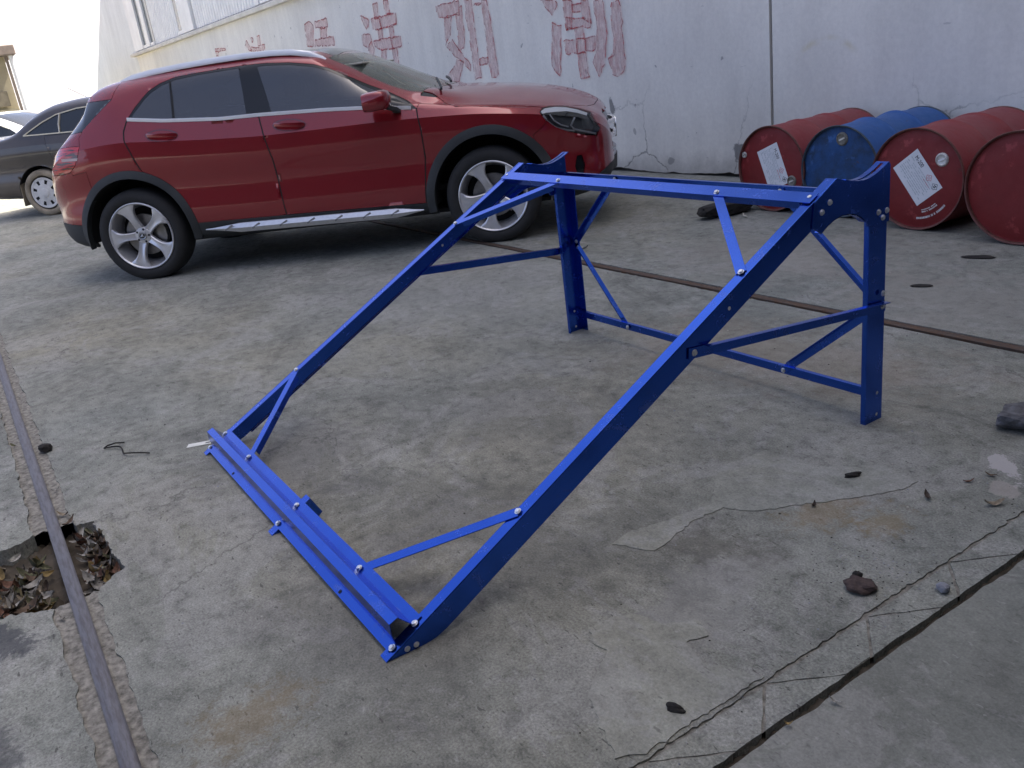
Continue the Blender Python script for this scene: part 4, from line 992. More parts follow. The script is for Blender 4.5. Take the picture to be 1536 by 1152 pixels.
SEDAN = [
(-3.62,.50,.50,.60,(.47,.64),(.45,.65),(.42,.66),(.34,.67),(.18,.68),.685),
(-3.59,.66,.36,.72,(.62,.78),(.60,.79),(.56,.80),(.46,.81),(.25,.82),.825),
(-3.52,.75,.30,.84,(.70,.92),(.68,.935),(.64,.945),(.52,.955),(.28,.965),.97),
(-3.40,.80,.28,.90,(.75,.985),(.73,1.0),(.69,1.015),(.56,1.03),(.30,1.045),1.05),
(-3.10,.845,.26,.925,(.785,1.01),(.765,1.025),(.72,1.04),(.60,1.06),(.32,1.078),1.083),
(-2.93,.855,.25,.93,(.795,1.015),(.775,1.04),(.735,1.065),(.63,1.095),(.33,1.115),1.12),
(-2.6,.86,.25,.93,(.80,1.02),(.765,1.12),(.71,1.22),(.63,1.27),(.35,1.30),1.31),
(-2.25,.86,.25,.92,(.80,1.02),(.745,1.17),(.68,1.32),(.60,1.38),(.34,1.41),1.42),
(-1.8,.858,.25,.905,(.80,1.01),(.735,1.18),(.665,1.355),(.58,1.415),(.33,1.445),1.455),
(-1.2,.857,.25,.89,(.80,1.0),(.735,1.18),(.665,1.35),(.57,1.41),(.32,1.44),1.45),
(-.85,.857,.25,.88,(.80,.985),(.75,1.12),(.68,1.25),(.585,1.31),(.33,1.36),1.375),
(-.35,.858,.25,.865,(.80,.95),(.775,.99),(.74,1.03),(.67,1.08),(.38,1.13),1.145),
(-.05,.86,.24,.85,(.80,.91),(.78,.935),(.745,.955),(.66,.99),(.38,1.02),1.03),
(.3,.84,.24,.81,(.77,.86),(.75,.88),(.71,.90),(.60,.93),(.35,.965),.975),
(.6,.77,.25,.74,(.69,.78),(.67,.795),(.63,.81),(.50,.835),(.28,.865),.875),
(.78,.66,.29,.66,(.58,.69),(.56,.70),(.52,.715),(.40,.73),(.22,.75),.76),
(.84,.50,.36,.57,(.45,.60),(.43,.605),(.40,.61),(.32,.62),(.18,.63),.635),
(.86,.32,.44,.52,(.29,.54),(.28,.545),(.25,.55),(.2,.555),(.1,.56),.565)]

def pip(x, z, poly):
    c = False; n = len(poly)
    for i in range(n):
        x1, z1 = poly[i]; x2, z2 = poly[(i + 1) % n]
        if (z1 > z) != (z2 > z) and x < (x2 - x1) * (z - z1) / (z2 - z1) + x1: c = not c
    return c

class Body:
    """near half (y<0) of a car body, cut along outlines and split into panels"""
    def __init__(s, table, step=.032):
        V = loft(table, stations(table, step)); rows = rowsof(); nx, nr, _ = V.shape
        bm = s.bm = bmesh.new(); s.row = bm.verts.layers.float.new('row')
        G = [[None] * nr for _ in range(nx)]
        for i in range(nx):
            for j in range(nr):
                v = bm.verts.new(V[i, j]); v[s.row] = rows[j]; G[i][j] = v
        for i in range(nx - 1):
            for j in range(nr - 1):
                bm.faces.new((G[i][j], G[i + 1][j], G[i + 1][j + 1], G[i][j + 1]))
        for i, sg in ((0, 1), (nx - 1, -1)):                       # close the two ends
            c = bm.verts.new((V[i, 0, 0], 0, (V[i, 0, 2] + V[i, -1, 2]) / 2)); c[s.row] = 3
            b = bm.verts.new((V[i, 0, 0], 0, V[i, 0, 2])); b[s.row] = 0
            ring = [b] + [G[i][j] for j in range(nr)]
            for j in range(nr): bm.faces.new((ring[j], ring[j + 1], c) if sg > 0 else (ring[j + 1], ring[j], c))
        bmesh.ops.remove_doubles(bm, verts=bm.verts, dist=1e-5)
        bmesh.ops.recalc_face_normals(bm, faces=bm.faces)
        if sum(f.normal.y for f in bm.faces if f.calc_center_median().y < -.6) > 0: bmesh.ops.reverse_faces(bm, faces=bm.faces)
        for e in bm.edges:
            a, b = e.verts; e.smooth = not (abs(a[s.row] - 5) < 1e-4 and abs(b[s.row] - 5) < 1e-4)
        bm.normal_update(); s.tree = BVHTree.FromBMesh(bm)
    def y_at(s, x, z):
        h = s.tree.ray_cast(Vector((x, -2, z)), Vector((0, 1, 0))); return h[0].y if h[0] else -.85
    def z_at(s, x, y):
        h = s.tree.ray_cast(Vector((x, y, 3)), Vector((0, 0, -1))); return h[0].z if h[0] else 1
    def cut(s, poly, view='xz', rows=(-1, 12), close=True, flt=None):
        a, b = (0, 2) if view == 'xz' else (0, 1); n = len(poly)
        for i in range(n if close else n - 1):
            p, q = poly[i], poly[(i + 1) % n]
            if math.hypot(p[0] - q[0], p[1] - q[1]) < 1e-6: continue
            lo = (min(p[0], q[0]) - .004, min(p[1], q[1]) - .004); hi = (max(p[0], q[0]) + .004, max(p[1], q[1]) + .004)
            fs = []
            for f in s.bm.faces:
                vs = f.verts; r_ = sum(v[s.row] for v in vs) / len(vs)
                if not rows[0] <= r_ <= rows[1]: continue
                if max(v.co[a] for v in vs) < lo[0] or min(v.co[a] for v in vs) > hi[0] or max(v.co[b] for v in vs) < lo[1] or min(v.co[b] for v in vs) > hi[1]: continue
                if flt and not flt(f): continue
                fs.append(f)
            if not fs: continue
            ge = set(); gv = set()
            for f in fs: ge.update(f.edges); gv.update(f.verts)
            d = (q[0] - p[0], q[1] - p[1])
            if view == 'xz': co = (p[0], 0, p[1]); no = (d[1], 0, -d[0])
            else: co = (p[0], p[1], 0); no = (d[1], -d[0], 0)
            bmesh.ops.bisect_plane(s.bm, geom=fs + list(ge) + list(gv), dist=1e-5, plane_co=co, plane_no=no)
    def info(s, f):
        c = f.calc_center_median(); return c, sum(v[s.row] for v in f.verts) / len(f.verts)
    def split(s, classify):
        s.parts = {}; s.cl = {}
        s.bm.normal_update()
        for f in s.bm.faces:
            c, r_ = s.info(f); k = classify(c, r_, f.normal)
            s.cl[f] = k
        # stray slivers along the cuts join the panel they touch most
        for _ in range(2):
            seen = set(); comps = []
            for f in s.bm.faces:
                if f in seen: continue
                k = s.cl[f]; st = [f]; seen.add(f); comp = []
                while st:
                    g = st.pop(); comp.append(g)
                    for e in g.edges:
                        for h in e.link_faces:
                            if h not in seen and s.cl[h] == k: seen.add(h); st.append(h)
                if sum(g.calc_area() for g in comp) < 6e-4: comps.append(comp)
            for comp in comps:
                w = {}; cs_ = set(comp)
                for g in comp:
                    for e in g.edges:
                        for h in e.link_faces:
                            if h not in cs_: w[s.cl[h]] = w.get(s.cl[h], 0) + e.calc_length()
                if w:
                    k = max(w, key=w.get)
                    for g in comp: s.cl[g] = k
        for f, k in s.cl.items():
            if k: s.parts.setdefault(k, []).append(f)
    def panel(s, key, name, mat, parent, both='pair', gap=.0022, depth=.018, offset=0, label=None):
        """panel mesh with turned-in edges; both: 'pair' = separate mirrored part, 'join' = one part across the centre, 'one' = near side only"""
        fs = s.parts.get(key, [])
        if not fs: print('EMPTY PANEL', key); return []
        bm = bmesh.new(); mp = {}
        for f in fs:
            for v in f.verts:
                if v not in mp: mp[v] = bm.verts.new(v.co + v.normal * offset)
        nor = {mp[v]: v.normal.copy() for v in mp}
        for f in fs:
            try: nf = bm.faces.new([mp[v] for v in f.verts])
            except ValueError: continue
            nf.smooth = True
            for e, oe in zip(nf.edges, f.edges): pass
        for f in fs:
            for oe in f.edges:
                if not oe.smooth:
                    e = bm.edges.get((mp[oe.verts[0]], mp[oe.verts[1]]))
                    if e: e.smooth = False
        bd = [e for e in bm.edges if len(e.link_faces) == 1 and not (abs(e.verts[0].co.y) < 1e-4 and abs(e.verts[1].co.y) < 1e-4)]
        mv = {}
        for e in bd:
            f = e.link_faces[0]; d = (e.verts[1].co - e.verts[0].co).normalized(); n = f.normal if f.normal.length > 0 else nor[e.verts[0]]
            f.normal_update(); n = f.normal; t = n.cross(d); mid = (e.verts[0].co + e.verts[1].co) / 2
            if t.dot(f.calc_center_median() - mid) < 0: t = -t
            for v in e.verts: mv.setdefault(v, []).append(t)
        if gap:
            for v, ts in mv.items():
                t = sum(ts, Vector()); 
                if t.length > .2:
                    t = t.normalized() * gap
                    if abs(v.co.y) < 1e-4: t.y = 0
                    v.co += t
        if depth:
            inner = {}
            for v in mv: inner[v] = bm.verts.new(v.co - nor[v] * depth)
            for e in bd:
                a, b = e.verts
                f = e.link_faces[0]; 
                try:
                    nf = bm.faces.new((b, a, inner[a], inner[b])); nf.smooth = False
                except ValueError: pass
                e.smooth = False
        out = []
        if both == 'join':
            g_ = bmesh.ops.duplicate(bm, geom=bm.verts[:] + bm.edges[:] + bm.faces[:])['geom']
            nv = [x for x in g_ if isinstance(x, bmesh.types.BMVert)]; nf = [x for x in g_ if isinstance(x, bmesh.types.BMFace)]
            for v in nv: v.co.y = -v.co.y
            bmesh.ops.reverse_faces(bm, faces=nf)
            bmesh.ops.remove_doubles(bm, verts=[v for v in bm.verts if abs(v.co.y) < 2e-4], dist=3e-4)
        me = bpy.data.meshes.new(name); bm.to_mesh(me); me.materials.append(mat); o = link(bpy.data.objects.new(name, me), parent); out.append(o)
        if label: o['label'] = label
        if both == 'pair':
            for v in bm.verts: v.co.y = -v.co.y
            bmesh.ops.reverse_faces(bm, faces=bm.faces)
            me = bpy.data.meshes.new(name); bm.to_mesh(me); me.materials.append(mat); out.append(link(bpy.data.objects.new(name, me), parent))
        bm.free(); return out
    def lining(s, keys, mat, parent, off=.02):
        bm = bmesh.new(); mp = {}
        for k in keys:
            for f in s.parts.get(k, []):
                for v in f.verts:
                    if v not in mp: mp[v] = bm.verts.new(v.co - v.normal * off)
                try: bm.faces.new([mp[v] for v in f.verts])
                except ValueError: pass
        g_ = bmesh.ops.duplicate(bm, geom=bm.verts[:] + bm.edges[:] + bm.faces[:])['geom']
        for x in g_:
            if isinstance(x, bmesh.types.BMVert): x.co.y = -x.co.y
        me = bpy.data.meshes.new('inner_shell'); bm.to_mesh(me); bm.free(); me.materials.append(mat)
        for p in me.polygons: p.use_smooth = True
        return link(bpy.data.objects.new('inner_shell', me), parent)

def glassmat(name, tint, rough=.01, refl=1.0, film=0.0, add=.02, fcol=(.36, .43, .54)):
    t = NT(name); t.n.remove(t.b); tr = t.n.new('ShaderNodeBsdfTransparent'); tr.inputs[0].default_value = (*tint, 1)
    gl = t.n.new('ShaderNodeBsdfGlossy'); gl.inputs['Roughness'].default_value = rough; gl.inputs[0].default_value = (refl, refl, refl, 1)
    fr = t.n.new('ShaderNodeFresnel'); fr.inputs[0].default_value = 1.52; mx = t.n.new('ShaderNodeMixShader')
    k = t.math('ADD', t.math('MULTIPLY', fr.outputs[0], .95), add, clamp=True)
    t.l.new(k, mx.inputs[0]); t.l.new(tr.outputs[0], mx.inputs[1]); t.l.new(gl.outputs[0], mx.inputs[2]); 
    if film:
        df_ = t.n.new('ShaderNodeBsdfDiffuse'); df_.inputs[0].default_value = (*fcol, 1); m2 = t.n.new('ShaderNodeMixShader')
        m2.inputs[0].default_value = film; t.l.new(mx.outputs[0], m2.inputs[1]); t.l.new(df_.outputs[0], m2.inputs[2]); t.l.new(m2.outputs[0], t.out.inputs[0])
    else: t.l.new(mx.outputs[0], t.out.inputs[0])
    return t.m

def carpaint(name, base, metal=.35, rough=.32, dust=.05, dustcol=(.4, .36, .32)):
    t = NT(name); f = t.noise(t.obj, 2.2, 6, .65); fl = t.noise(t.obj, 900, 1, .5)
    z_ = t.xyz(t.obj)['Z']; d = t.math('ADD', t.math('MULTIPLY', t.ramp(f, [(.35, 0.), (.75, 1.)]), dust), t.math('MULTIPLY', t.ramp(z_, [(.2, 1.), (.75, 0.)]), dust * 1.3), clamp=True)
    c = t.mix(t.ramp(fl, [(.4, 0.), (.7, .35)]), base, tuple(min(1, b * 1.8 + .01) for b in base))
    t.set(base=t.mix(d, c, dustcol), metal=metal, rough=t.math('ADD', rough, t.math('MULTIPLY', d, .5)), coat=1.0, coat_rough=t.math('ADD', .03, t.math('MULTIPLY', d, .35))); return t.m
mat_redpaint = carpaint('dark_red_metallic_paint', (.215, .0065, .013), .30, .26, .008)
mat_blackplastic = simple('black_grained_plastic', (.028, .031, .032), .62, var=.25, vscale=6, bump=.15, bscale=400)
mat_lining = simple('dark_lining', (.012, .012, .012), .9)
mat_gloss_black = simple('gloss_black_trim', (.010, .012, .014), .16, spec=.5)
mat_chrome = simple('satin_chrome', (.80, .81, .82), .16, metal=1); mat_bright = simple('bright_silver_trim', (.86, .87, .88), .25, metal=.2)
mat_alu = simple('brushed_aluminium', (.62, .63, .65), .34, metal=.9, var=.08, vscale=30)
mat_alloy = simple('silver_alloy', (.62, .62, .63), .32, metal=.55, coat=.5, var=.10, vscale=12)
mat_tyre = simple('tyre_rubber', (.022, .022, .022), .82, var=.25, vscale=9, bump=.2, bscale=120)
mat_disc = simple('brake_disc', (.28, .27, .26), .4, metal=.9, var=.2, vscale=20)
mat_sideglass = glassmat('tinted_side_glass', (.045, .055, .07), .01, 1.0, .075, .05)
mat_screen = glassmat('windscreen_glass', (.84, .87, .80), .01, 1.0, .13, .02, (.50, .54, .40))  # yellow-green film colour paints in the pale light seen in the screen
mat_darkglass = simple('dark_roof_glass', (.012, .016, .018), .05, spec=.6, coat=.5)
mat_lens = glassmat('clear_lamp_lens', (.86, .88, .90), .01, 1.0)
mat_lampdark = simple('lamp_housing', (.035, .037, .04), .3, spec=.5)
t = NT('red_lamp_lens'); f = t.noise(t.map(t.obj, (2, 2, 14)), 5, 2, .4); t.set(base=t.ramp(f, [(.38, (.05, .004, .008)), (.5, (.48, .012, .02)), (.62, (.55, .03, .035))]), rough=.12, coat=1, coat_rough=.02); mat_tail = t.m
mat_seat = simple('black_seat_leather', (.022, .021, .02), .55, var=.2, vscale=10)
mat_dash = simple('dashboard', (.05, .05, .045), .6); mat_dashmat = simple('pale_dash_mat', (.42, .42, .22), .9)
mat_beige = simple('beige_headliner', (.42, .40, .34), .9)  # plain beige used for the sun visors

def make_wheel(parent, loc, mirrored, spin):
    w = bpy.data.objects.new('wheel', None); link(w, parent); w.location = loc; w.empty_display_size = .1
    if mirrored: w.rotation_euler = (0, 0, math.pi)
    return w
TYRE_P = [(.247, .022), (.253, .009), (.268, .0), (.292, -.004), (.316, .003), (.330, .014), (.339, .028), (.344, .045), (.346, .07), (.3465, .115), (.346, .16), (.344, .185), (.335, .21), (.31, .228), (.26, .23), (.236, .21)]
def tyre_mesh(prof, mat, flat=.336, grooves=True):
    m = MB().lathe(prof, 'y', 72)
    m.v = [(x, y, max(z, -flat)) for x, y, z in m.v]
    return m.mesh('tyre', mat, smooth=50)
def alloy_meshes():
    rim = MB().lathe([(.254, .012), (.252, .002), (.247, -.001), (.240, .003), (.235, .016), (.228, .05), (.212, .10), (.205, .16), (.20, .21)], 'y', 60).mesh('rim', mat_alloy, smooth=40)
    sp = MB()
    rs = [.040, .066, .092, .118, .144, .170, .194, .213, .228, .238]; hw = [.032, .030, .0275, .027, .029, .035, .047, .062, .076, .084]; fy = [.034, .028, .021, .016, .0125, .010, .008, .0065, .006, .006]
    for k in range(5):
        a = 2 * math.pi * k / 5; ca, sa = math.cos(a), math.sin(a); vs = []
        for r_, h_, y_ in zip(rs, hw, fy):
            for t_, dy in ((-1, .034), (-1, .006), (-.78, .0), (-.25, .004), (.25, .004), (.78, .0), (1, .006), (1, .034)):
                rr = math.sqrt(max(r_ * r_ - (t_ * h_) ** 2 * .5, .0001)); tw = t_ * h_ + .10 * r_ * (r_ - .04)
                x, z = rr, tw
                vs.append((x * ca - z * sa, y_ + dy, x * sa + z * ca))
        n = 8; fs = [(i * n + j, i * n + j + 1, (i + 1) * n + j + 1, (i + 1) * n + j) for i in range(len(rs) - 1) for j in range(n - 1)]
        sp.add(vs, fs)
    spk = sp.mesh('spokes', mat_alloy, smooth=35)
    hub = MB().lathe([(.066, .060), (.064, .036), (.058, .029), (.036, .026), (.034, .030), (.030, .030), (.029, .022), (0, .021)], 'y', 40).mesh('hub', mat_alloy, smooth=35)
    bh = MB()
    for k in range(5):
        a = 2 * math.pi * k / 5 + .63; bh.lathe([(.0085, .033), (.0085, .0262), (0, .0262)], 'y', 12, (.048 * math.cos(a), 0, .048 * math.sin(a)))
    cap = MB().lathe([(.0285, .0225), (.0285, .0205), (.026, .0196), (0, .0190)], 'y', 28).mesh('hub_cap', mat_lampdark, smooth=40)
    star = MB()
    for k in range(3):
        a = math.pi / 2 + 2 * math.pi * k / 3; T_ = (.022 * math.cos(a), .0178, .022 * math.sin(a))
        for sg in (-1, 1):
            b_ = a + sg * math.pi / 3; star.add([(0, .0165, 0), T_, (.0046 * math.cos(b_), .0184, .0046 * math.sin(b_))], [(0, 1, 2)])
    star.lathe([(.0225, .0185), (.0245, .0178), (.0255, .0185)], 'y', 30)
    disc = MB().lathe([(.06, .085), (.155, .085), (.155, .11), (.06, .11)], 'y', 40).mesh('brake_disc', mat_disc, smooth=40)
    cal = MB().prism([(.10 * math.cos(R(a)), .10 * math.sin(R(a))) for a in range(-50, 51, 20)] + [(.17 * math.cos(R(a)), .17 * math.sin(R(a))) for a in range(50, -51, -20)], .075, .125, 'y').mesh('caliper', mat_disc)
    back = MB().lathe([(.0, .15), (.205, .15)], 'y', 40).mesh('wheel_back', mat_lining)
    return rim, spk, hub, bh.mesh('bolt_holes', mat_lining), cap, star.mesh('star_emblem', mat_chrome), disc, cal, back
ALLOY = alloy_meshes(); TYRE = tyre_mesh(TYRE_P, mat_tyre)
def alloy_wheel(parent, loc, mirrored, spin):
    w = make_wheel(parent, loc, mirrored, spin)
    link(bpy.data.objects.new('tyre', TYRE), w)
    for me in ALLOY:
        o = link(bpy.data.objects.new(me.name.split('.')[0], me), w)
        if me.name.split('.')[0] in ('spokes', 'bolt_holes', 'star_emblem'): o.rotation_euler = (0, -spin if not mirrored else spin, 0)
    return w

CAR_LOC = Vector((-5.40797, 3.25136, 0)); CAR_YAW = R(51.88); cc, cs = math.cos(CAR_YAW), math.sin(CAR_YAW)
# body origin: front axle on the car's centre line
CAR_O = CAR_LOC + Vector((-cs * .875, cc * .875, 0))
suv = thing('parked_car', 'dark red compact SUV with black wheel arches, nose against the white wall', 'car', CAR_O, CAR_YAW)
B = Body(GLA)
BELT = [(-2.592, 1.1665), (-2.32, 1.127), (-1.896, 1.0895), (-1.608, 1.083), (-1.137, 1.060), (-.859, 1.040), (-.563, 1.006), (-.463, .996)]
WTOP = [(-2.592, 1.1665), (-2.532, 1.242), (-2.47, 1.304), (-2.416, 1.349), (-2.337, 1.386), (-2.232, 1.413), (-2.05, 1.424), (-1.878, 1.429), (-1.692, 1.432), (-1.538, 1.426), (-1.365, 1.41), (-1.185, 1.375), (-1.078, 1.336), (-.94, 1.261), (-.803, 1.188), (-.66, 1.123), (-.522, 1.050), (-.463, .996)]
GR = [(-2.566, 1.180), (-2.51, 1.240), (-2.457, 1.296), (-2.403, 1.336), (-2.324, 1.373), (-2.218, 1.399), (-2.05, 1.411), (-1.876, 1.416), (-1.735, 1.419), (-1.700, 1.106), (-1.896, 1.106), (-2.32, 1.144)]
GF = [(-1.595, 1.412), (-1.537, 1.412), (-1.364, 1.396), (-1.184, 1.360), (-1.077, 1.319), (-.94, 1.245), (-.801, 1.172), (-.70, 1.125), (-.66, 1.033), (-.859, 1.056), (-1.137, 1.076), (-1.514, 1.095)]
DOORR = [(-2.592, 1.1665), (-2.625, 1.088), (-2.626, 1.033), (-2.605, .966), (-2.582, .889), (-2.55, .80), (-2.44, .735), (-2.34, .635), (-2.275, .51), (-2.235, .389), (-1.542, .372), (-1.556, .78), (-1.609, 1.082), (-1.896, 1.0895), (-2.32, 1.127)]
DOORF = [(-1.609, 1.082), (-1.556, .78), (-1.542, .372), (-.494, .340), (-.449, .663), (-.445, .847), (-.463, .996), (-.563, 1.006), (-.859, 1.040), (-1.137, 1.060)]
HEAD = [(.394, .868), (.413, .891), (.462, .898), (.575, .882), (.678, .848), (.745, .815), (.80, .70), (.775, .656), (.694, .674), (.572, .719), (.493, .76), (.426, .82)]
TAIL = [(-2.99, 1.030), (-3.10, 1.034), (-3.24, 1.025), (-3.36, .99), (-3.43, .88), (-3.36, .84), (-3.19, .845), (-3.125, .852), (-3.06, .90), (-3.012, .972)]
FOG = [(.622, .54), (.603, .47), (.615, .41), (.655, .395), (.672, .47), (.655, .54)]
SILLP = [(-2.30, .392), (-2.25, .389), (-1.542, .372), (-.494, .340), (-.40, .336), (-.40, .1), (-2.30, .1)]
REARLOW = [(-3.6, .50), (-3.30, .475), (-3.092, .452), (-3.0, .44), (-3.0, .1), (-3.6, .1)]
FRONTLOW = [(.35, .335), (.60, .345), (.74, .375), (.86, .44), (1.0, .46), (1.0, .1), (.35, .1)]
FENDF = [(-.463, .996), (-.445, .847), (-.449, .663), (-.494, .340), (-.3, .2), (.337, .60), (.337, .728), (.396, .763), (.435, .80), (.41, .86), (.394, .868), (.413, .891), (.396, .90), (.028, .953), (-.187, .977), (-.258, 1.006), (-.353, 1.079), (-.40, 1.09)]
arch = lambda xc, r_: [(xc + r_ * math.cos(R(a)), .335 + r_ * math.sin(R(a)) * 1.03) for a in range(-12, 193, 5)] + [(xc - r_ * .978, -.1), (xc + r_ * .978, -.1)]
AR, AF = arch(-2.699, .420), arch(0, .425)
HOODT = [(-.295, 0.0), (-.31, -.25), (-.36, -.52), (-.425, -.69), (-.353, -.723), (-.258, -.802), (-.187, -.839), (.028, -.838), (.396, -.796), (.618, -.692), (.72, -.56), (.775, -.38), (.80, -.18), (.805, 0)]
WST = [(-1.005, 0), (-1.012, -.15), (-1.045, -.354), (-1.085, -.54), (-1.10, -.575), (-.92, -.580), (-.70, -.632), (-.531, -.672), (-.43, -.695), (-.365, -.525), (-.315, -.252), (-.30, 0)]
B.cut(AR, rows=(-1, 5)); B.cut(AF, rows=(-1, 5))
for poly, rw in ((WTOP, (5.5, 9.3)), (BELT, (5.2, 7.2)), (GR, (5.5, 9.3)), (GF, (5.5, 9.3)), (DOORR, (-1, 6.6)), (DOORF, (-1, 6.6)), (HEAD, (2, 9)), (TAIL, (2, 8.6)), (FOG, (-1, 5)), (SILLP, (-1, 3)), (REARLOW, (-1, 5)), (FRONTLOW, (-1, 5)), (FENDF, (-1, 7.5))):
    B.cut(poly, rows=rw, close=poly is not BELT)
B.cut(HOODT, 'xy', (6.2, 12), False); B.cut(WST, 'xy', (8.2, 12), False)
B.cut([(-1.06, -.50), (-1.06, 0)], 'xy', (9, 12), False); B.cut([(-1.06, -.50), (-2.10, -.52), (-2.10, 0)], 'xy', (9, 12), False)
TG = [(-2.66, 1.50), (-2.666, 1.431), (-2.707, 1.321), (-2.961, 1.131), (-2.994, 1.087), (-2.99, 1.030)]
B.cut(TG, rows=(4.8, 12), close=False); B.cut([(-3.6, .64), (-3.25, .64)], rows=(-1, 12), close=False); B.cut([(-3.25, .64), (-3.22, .845)], rows=(2, 6), close=False)
RG = [(-2.69, 1.322), (-3.02, 1.322), (-3.22, 1.105), (-2.966, 1.128), (-2.71, 1.318)]
B.cut(RG, rows=(5.8, 12))
B.cut([(.80, .52), (.80, .80)], rows=(2, 12), close=False)
WIN = WTOP + BELT[::-1][1:-1]
def cls(c, r_, n):
    x, y, z = c
    if r_ < 5 and (pip(x, z, AR) or pip(x, z, AF)): return None
    if 5.0 < r_ < 9.3 and pip(x, z, WIN):
        if pip(x, z, GR): return 'rear_glass'
        if pip(x, z, GF): return 'front_glass'
        return 'window_trim'
    if r_ > 2 and r_ < 9 and pip(x, z, HEAD): return 'headlight'
    if r_ > 2 and r_ < 8.6 and x < -2.9 and y < -.40 and pip(x, z, TAIL): return 'tail_light'
    if r_ > 6.2 and pip(x, y, HOODT + [(.805, .01), (-.295, .01)]): return 'hood'
    if r_ > 8.2 and pip(x, y, WST + [(-.30, .01), (-1.005, .01)]): return 'windscreen'
    if x > -.43 and x < -.25 and r_ > 8.6: return 'cowl'
    if r_ > 9 and -2.10 < x < -1.06 and y > -.515: return 'sunroof'
    if r_ < 5 and pip(x, z, SILLP): return 'sill'
    if r_ < 5 and pip(x, z, REARLOW): return 'rear_valance'
    if r_ < 5 and pip(x, z, FRONTLOW): return 'front_lip'
    if r_ < 5 and x > .5 and pip(x, z, FOG): return 'fog'
    if r_ < 6.6 and pip(x, z, DOORR): return 'door_r'
    if r_ < 6.6 and pip(x, z, DOORF): return 'door_f'
    if r_ < 7.5 and pip(x, z, FENDF): return 'fender'
    if x > .80 and .50 < z < .80 and y > -.46: return 'grille'
    if x > .3: return 'front_bumper'
    if r_ > 4.8 and x < -2.6:
        # tailgate behind its shut line
        zl = np.interp(-x, [2.66, 2.666, 2.707, 2.961, 2.994], [1.5, 1.431, 1.321, 1.131, 1.087])
        if (x < -2.66 and z > zl - .0005) or x < -2.994:
            if pip(x, z, RG): return 'rear_screen'
            if z > .64: return 'tailgate'
    if x < -3.0 and z <= .845: return 'rear_bumper'
    if x < -3.2: return 'tailgate' if z > .64 else 'rear_bumper'
    return 'shell'
B.split(cls)
B.panel('shell', 'body_shell', mat_redpaint, suv, 'join', .0018, .03)
B.panel('front_bumper', 'front_bumper', mat_redpaint, suv, 'join'); B.panel('rear_bumper', 'rear_bumper', mat_redpaint, suv, 'join')
B.panel('hood', 'bonnet', mat_redpaint, suv, 'join', .003); B.panel('tailgate', 'tailgate', mat_redpaint, suv, 'join')
B.panel('windscreen', 'windscreen', mat_screen, suv, 'join', 0, 0); B.panel('rear_screen', 'rear_screen', mat_darkglass, suv, 'join', .002, .01)
B.panel('cowl', 'wiper_cowl', mat_blackplastic, suv, 'join', .002, .01, -.006); B.panel('sunroof', 'sunroof', mat_darkglass, suv, 'join', .003)
B.panel('fender', 'front_wing', mat_redpaint, suv)
dr = B.panel('door_r', 'rear_door', mat_redpaint, suv, gap=.0032); df = B.panel('door_f', 'front_door', mat_redpaint, suv, gap=.0032)
B.panel('window_trim', 'window_trim', mat_gloss_black, suv, 'pair', 0, .012, -.002)
B.panel('rear_glass', 'side_window', mat_sideglass, suv, 'pair', 0, 0, -.004); B.panel('front_glass', 'side_window', mat_sideglass, suv, 'pair', 0, 0, -.004)
B.panel('sill', 'sill', mat_blackplastic, suv, 'pair', .001, .02, .002); B.panel('rear_valance', 'rear_valance', mat_blackplastic, suv, 'pair', .001, .02, .002); B.panel('front_lip', 'front_lip', mat_blackplastic, suv, 'join', .001, .02, .003)
B.panel('fog', 'air_intake', mat_gloss_black, suv, 'pair', .001, .02, -.010); B.panel('grille', 'grille', mat_gloss_black, suv, 'join', .001, .02, -.012)
tl = B.panel('tail_light', 'tail_light', mat_tail, suv, 'pair', .002, .02, .001)
hl = B.panel('headlight', 'headlight', mat_lens, suv, 'pair', .001, 0, .0005)
B.lining(['shell', 'front_bumper', 'rear_bumper', 'hood', 'tailgate', 'fender', 'door_r', 'door_f', 'sill', 'rear_valance', 'front_lip', 'cowl', 'sunroof', 'grille', 'fog', 'rear_screen'], mat_lining, suv, .024)
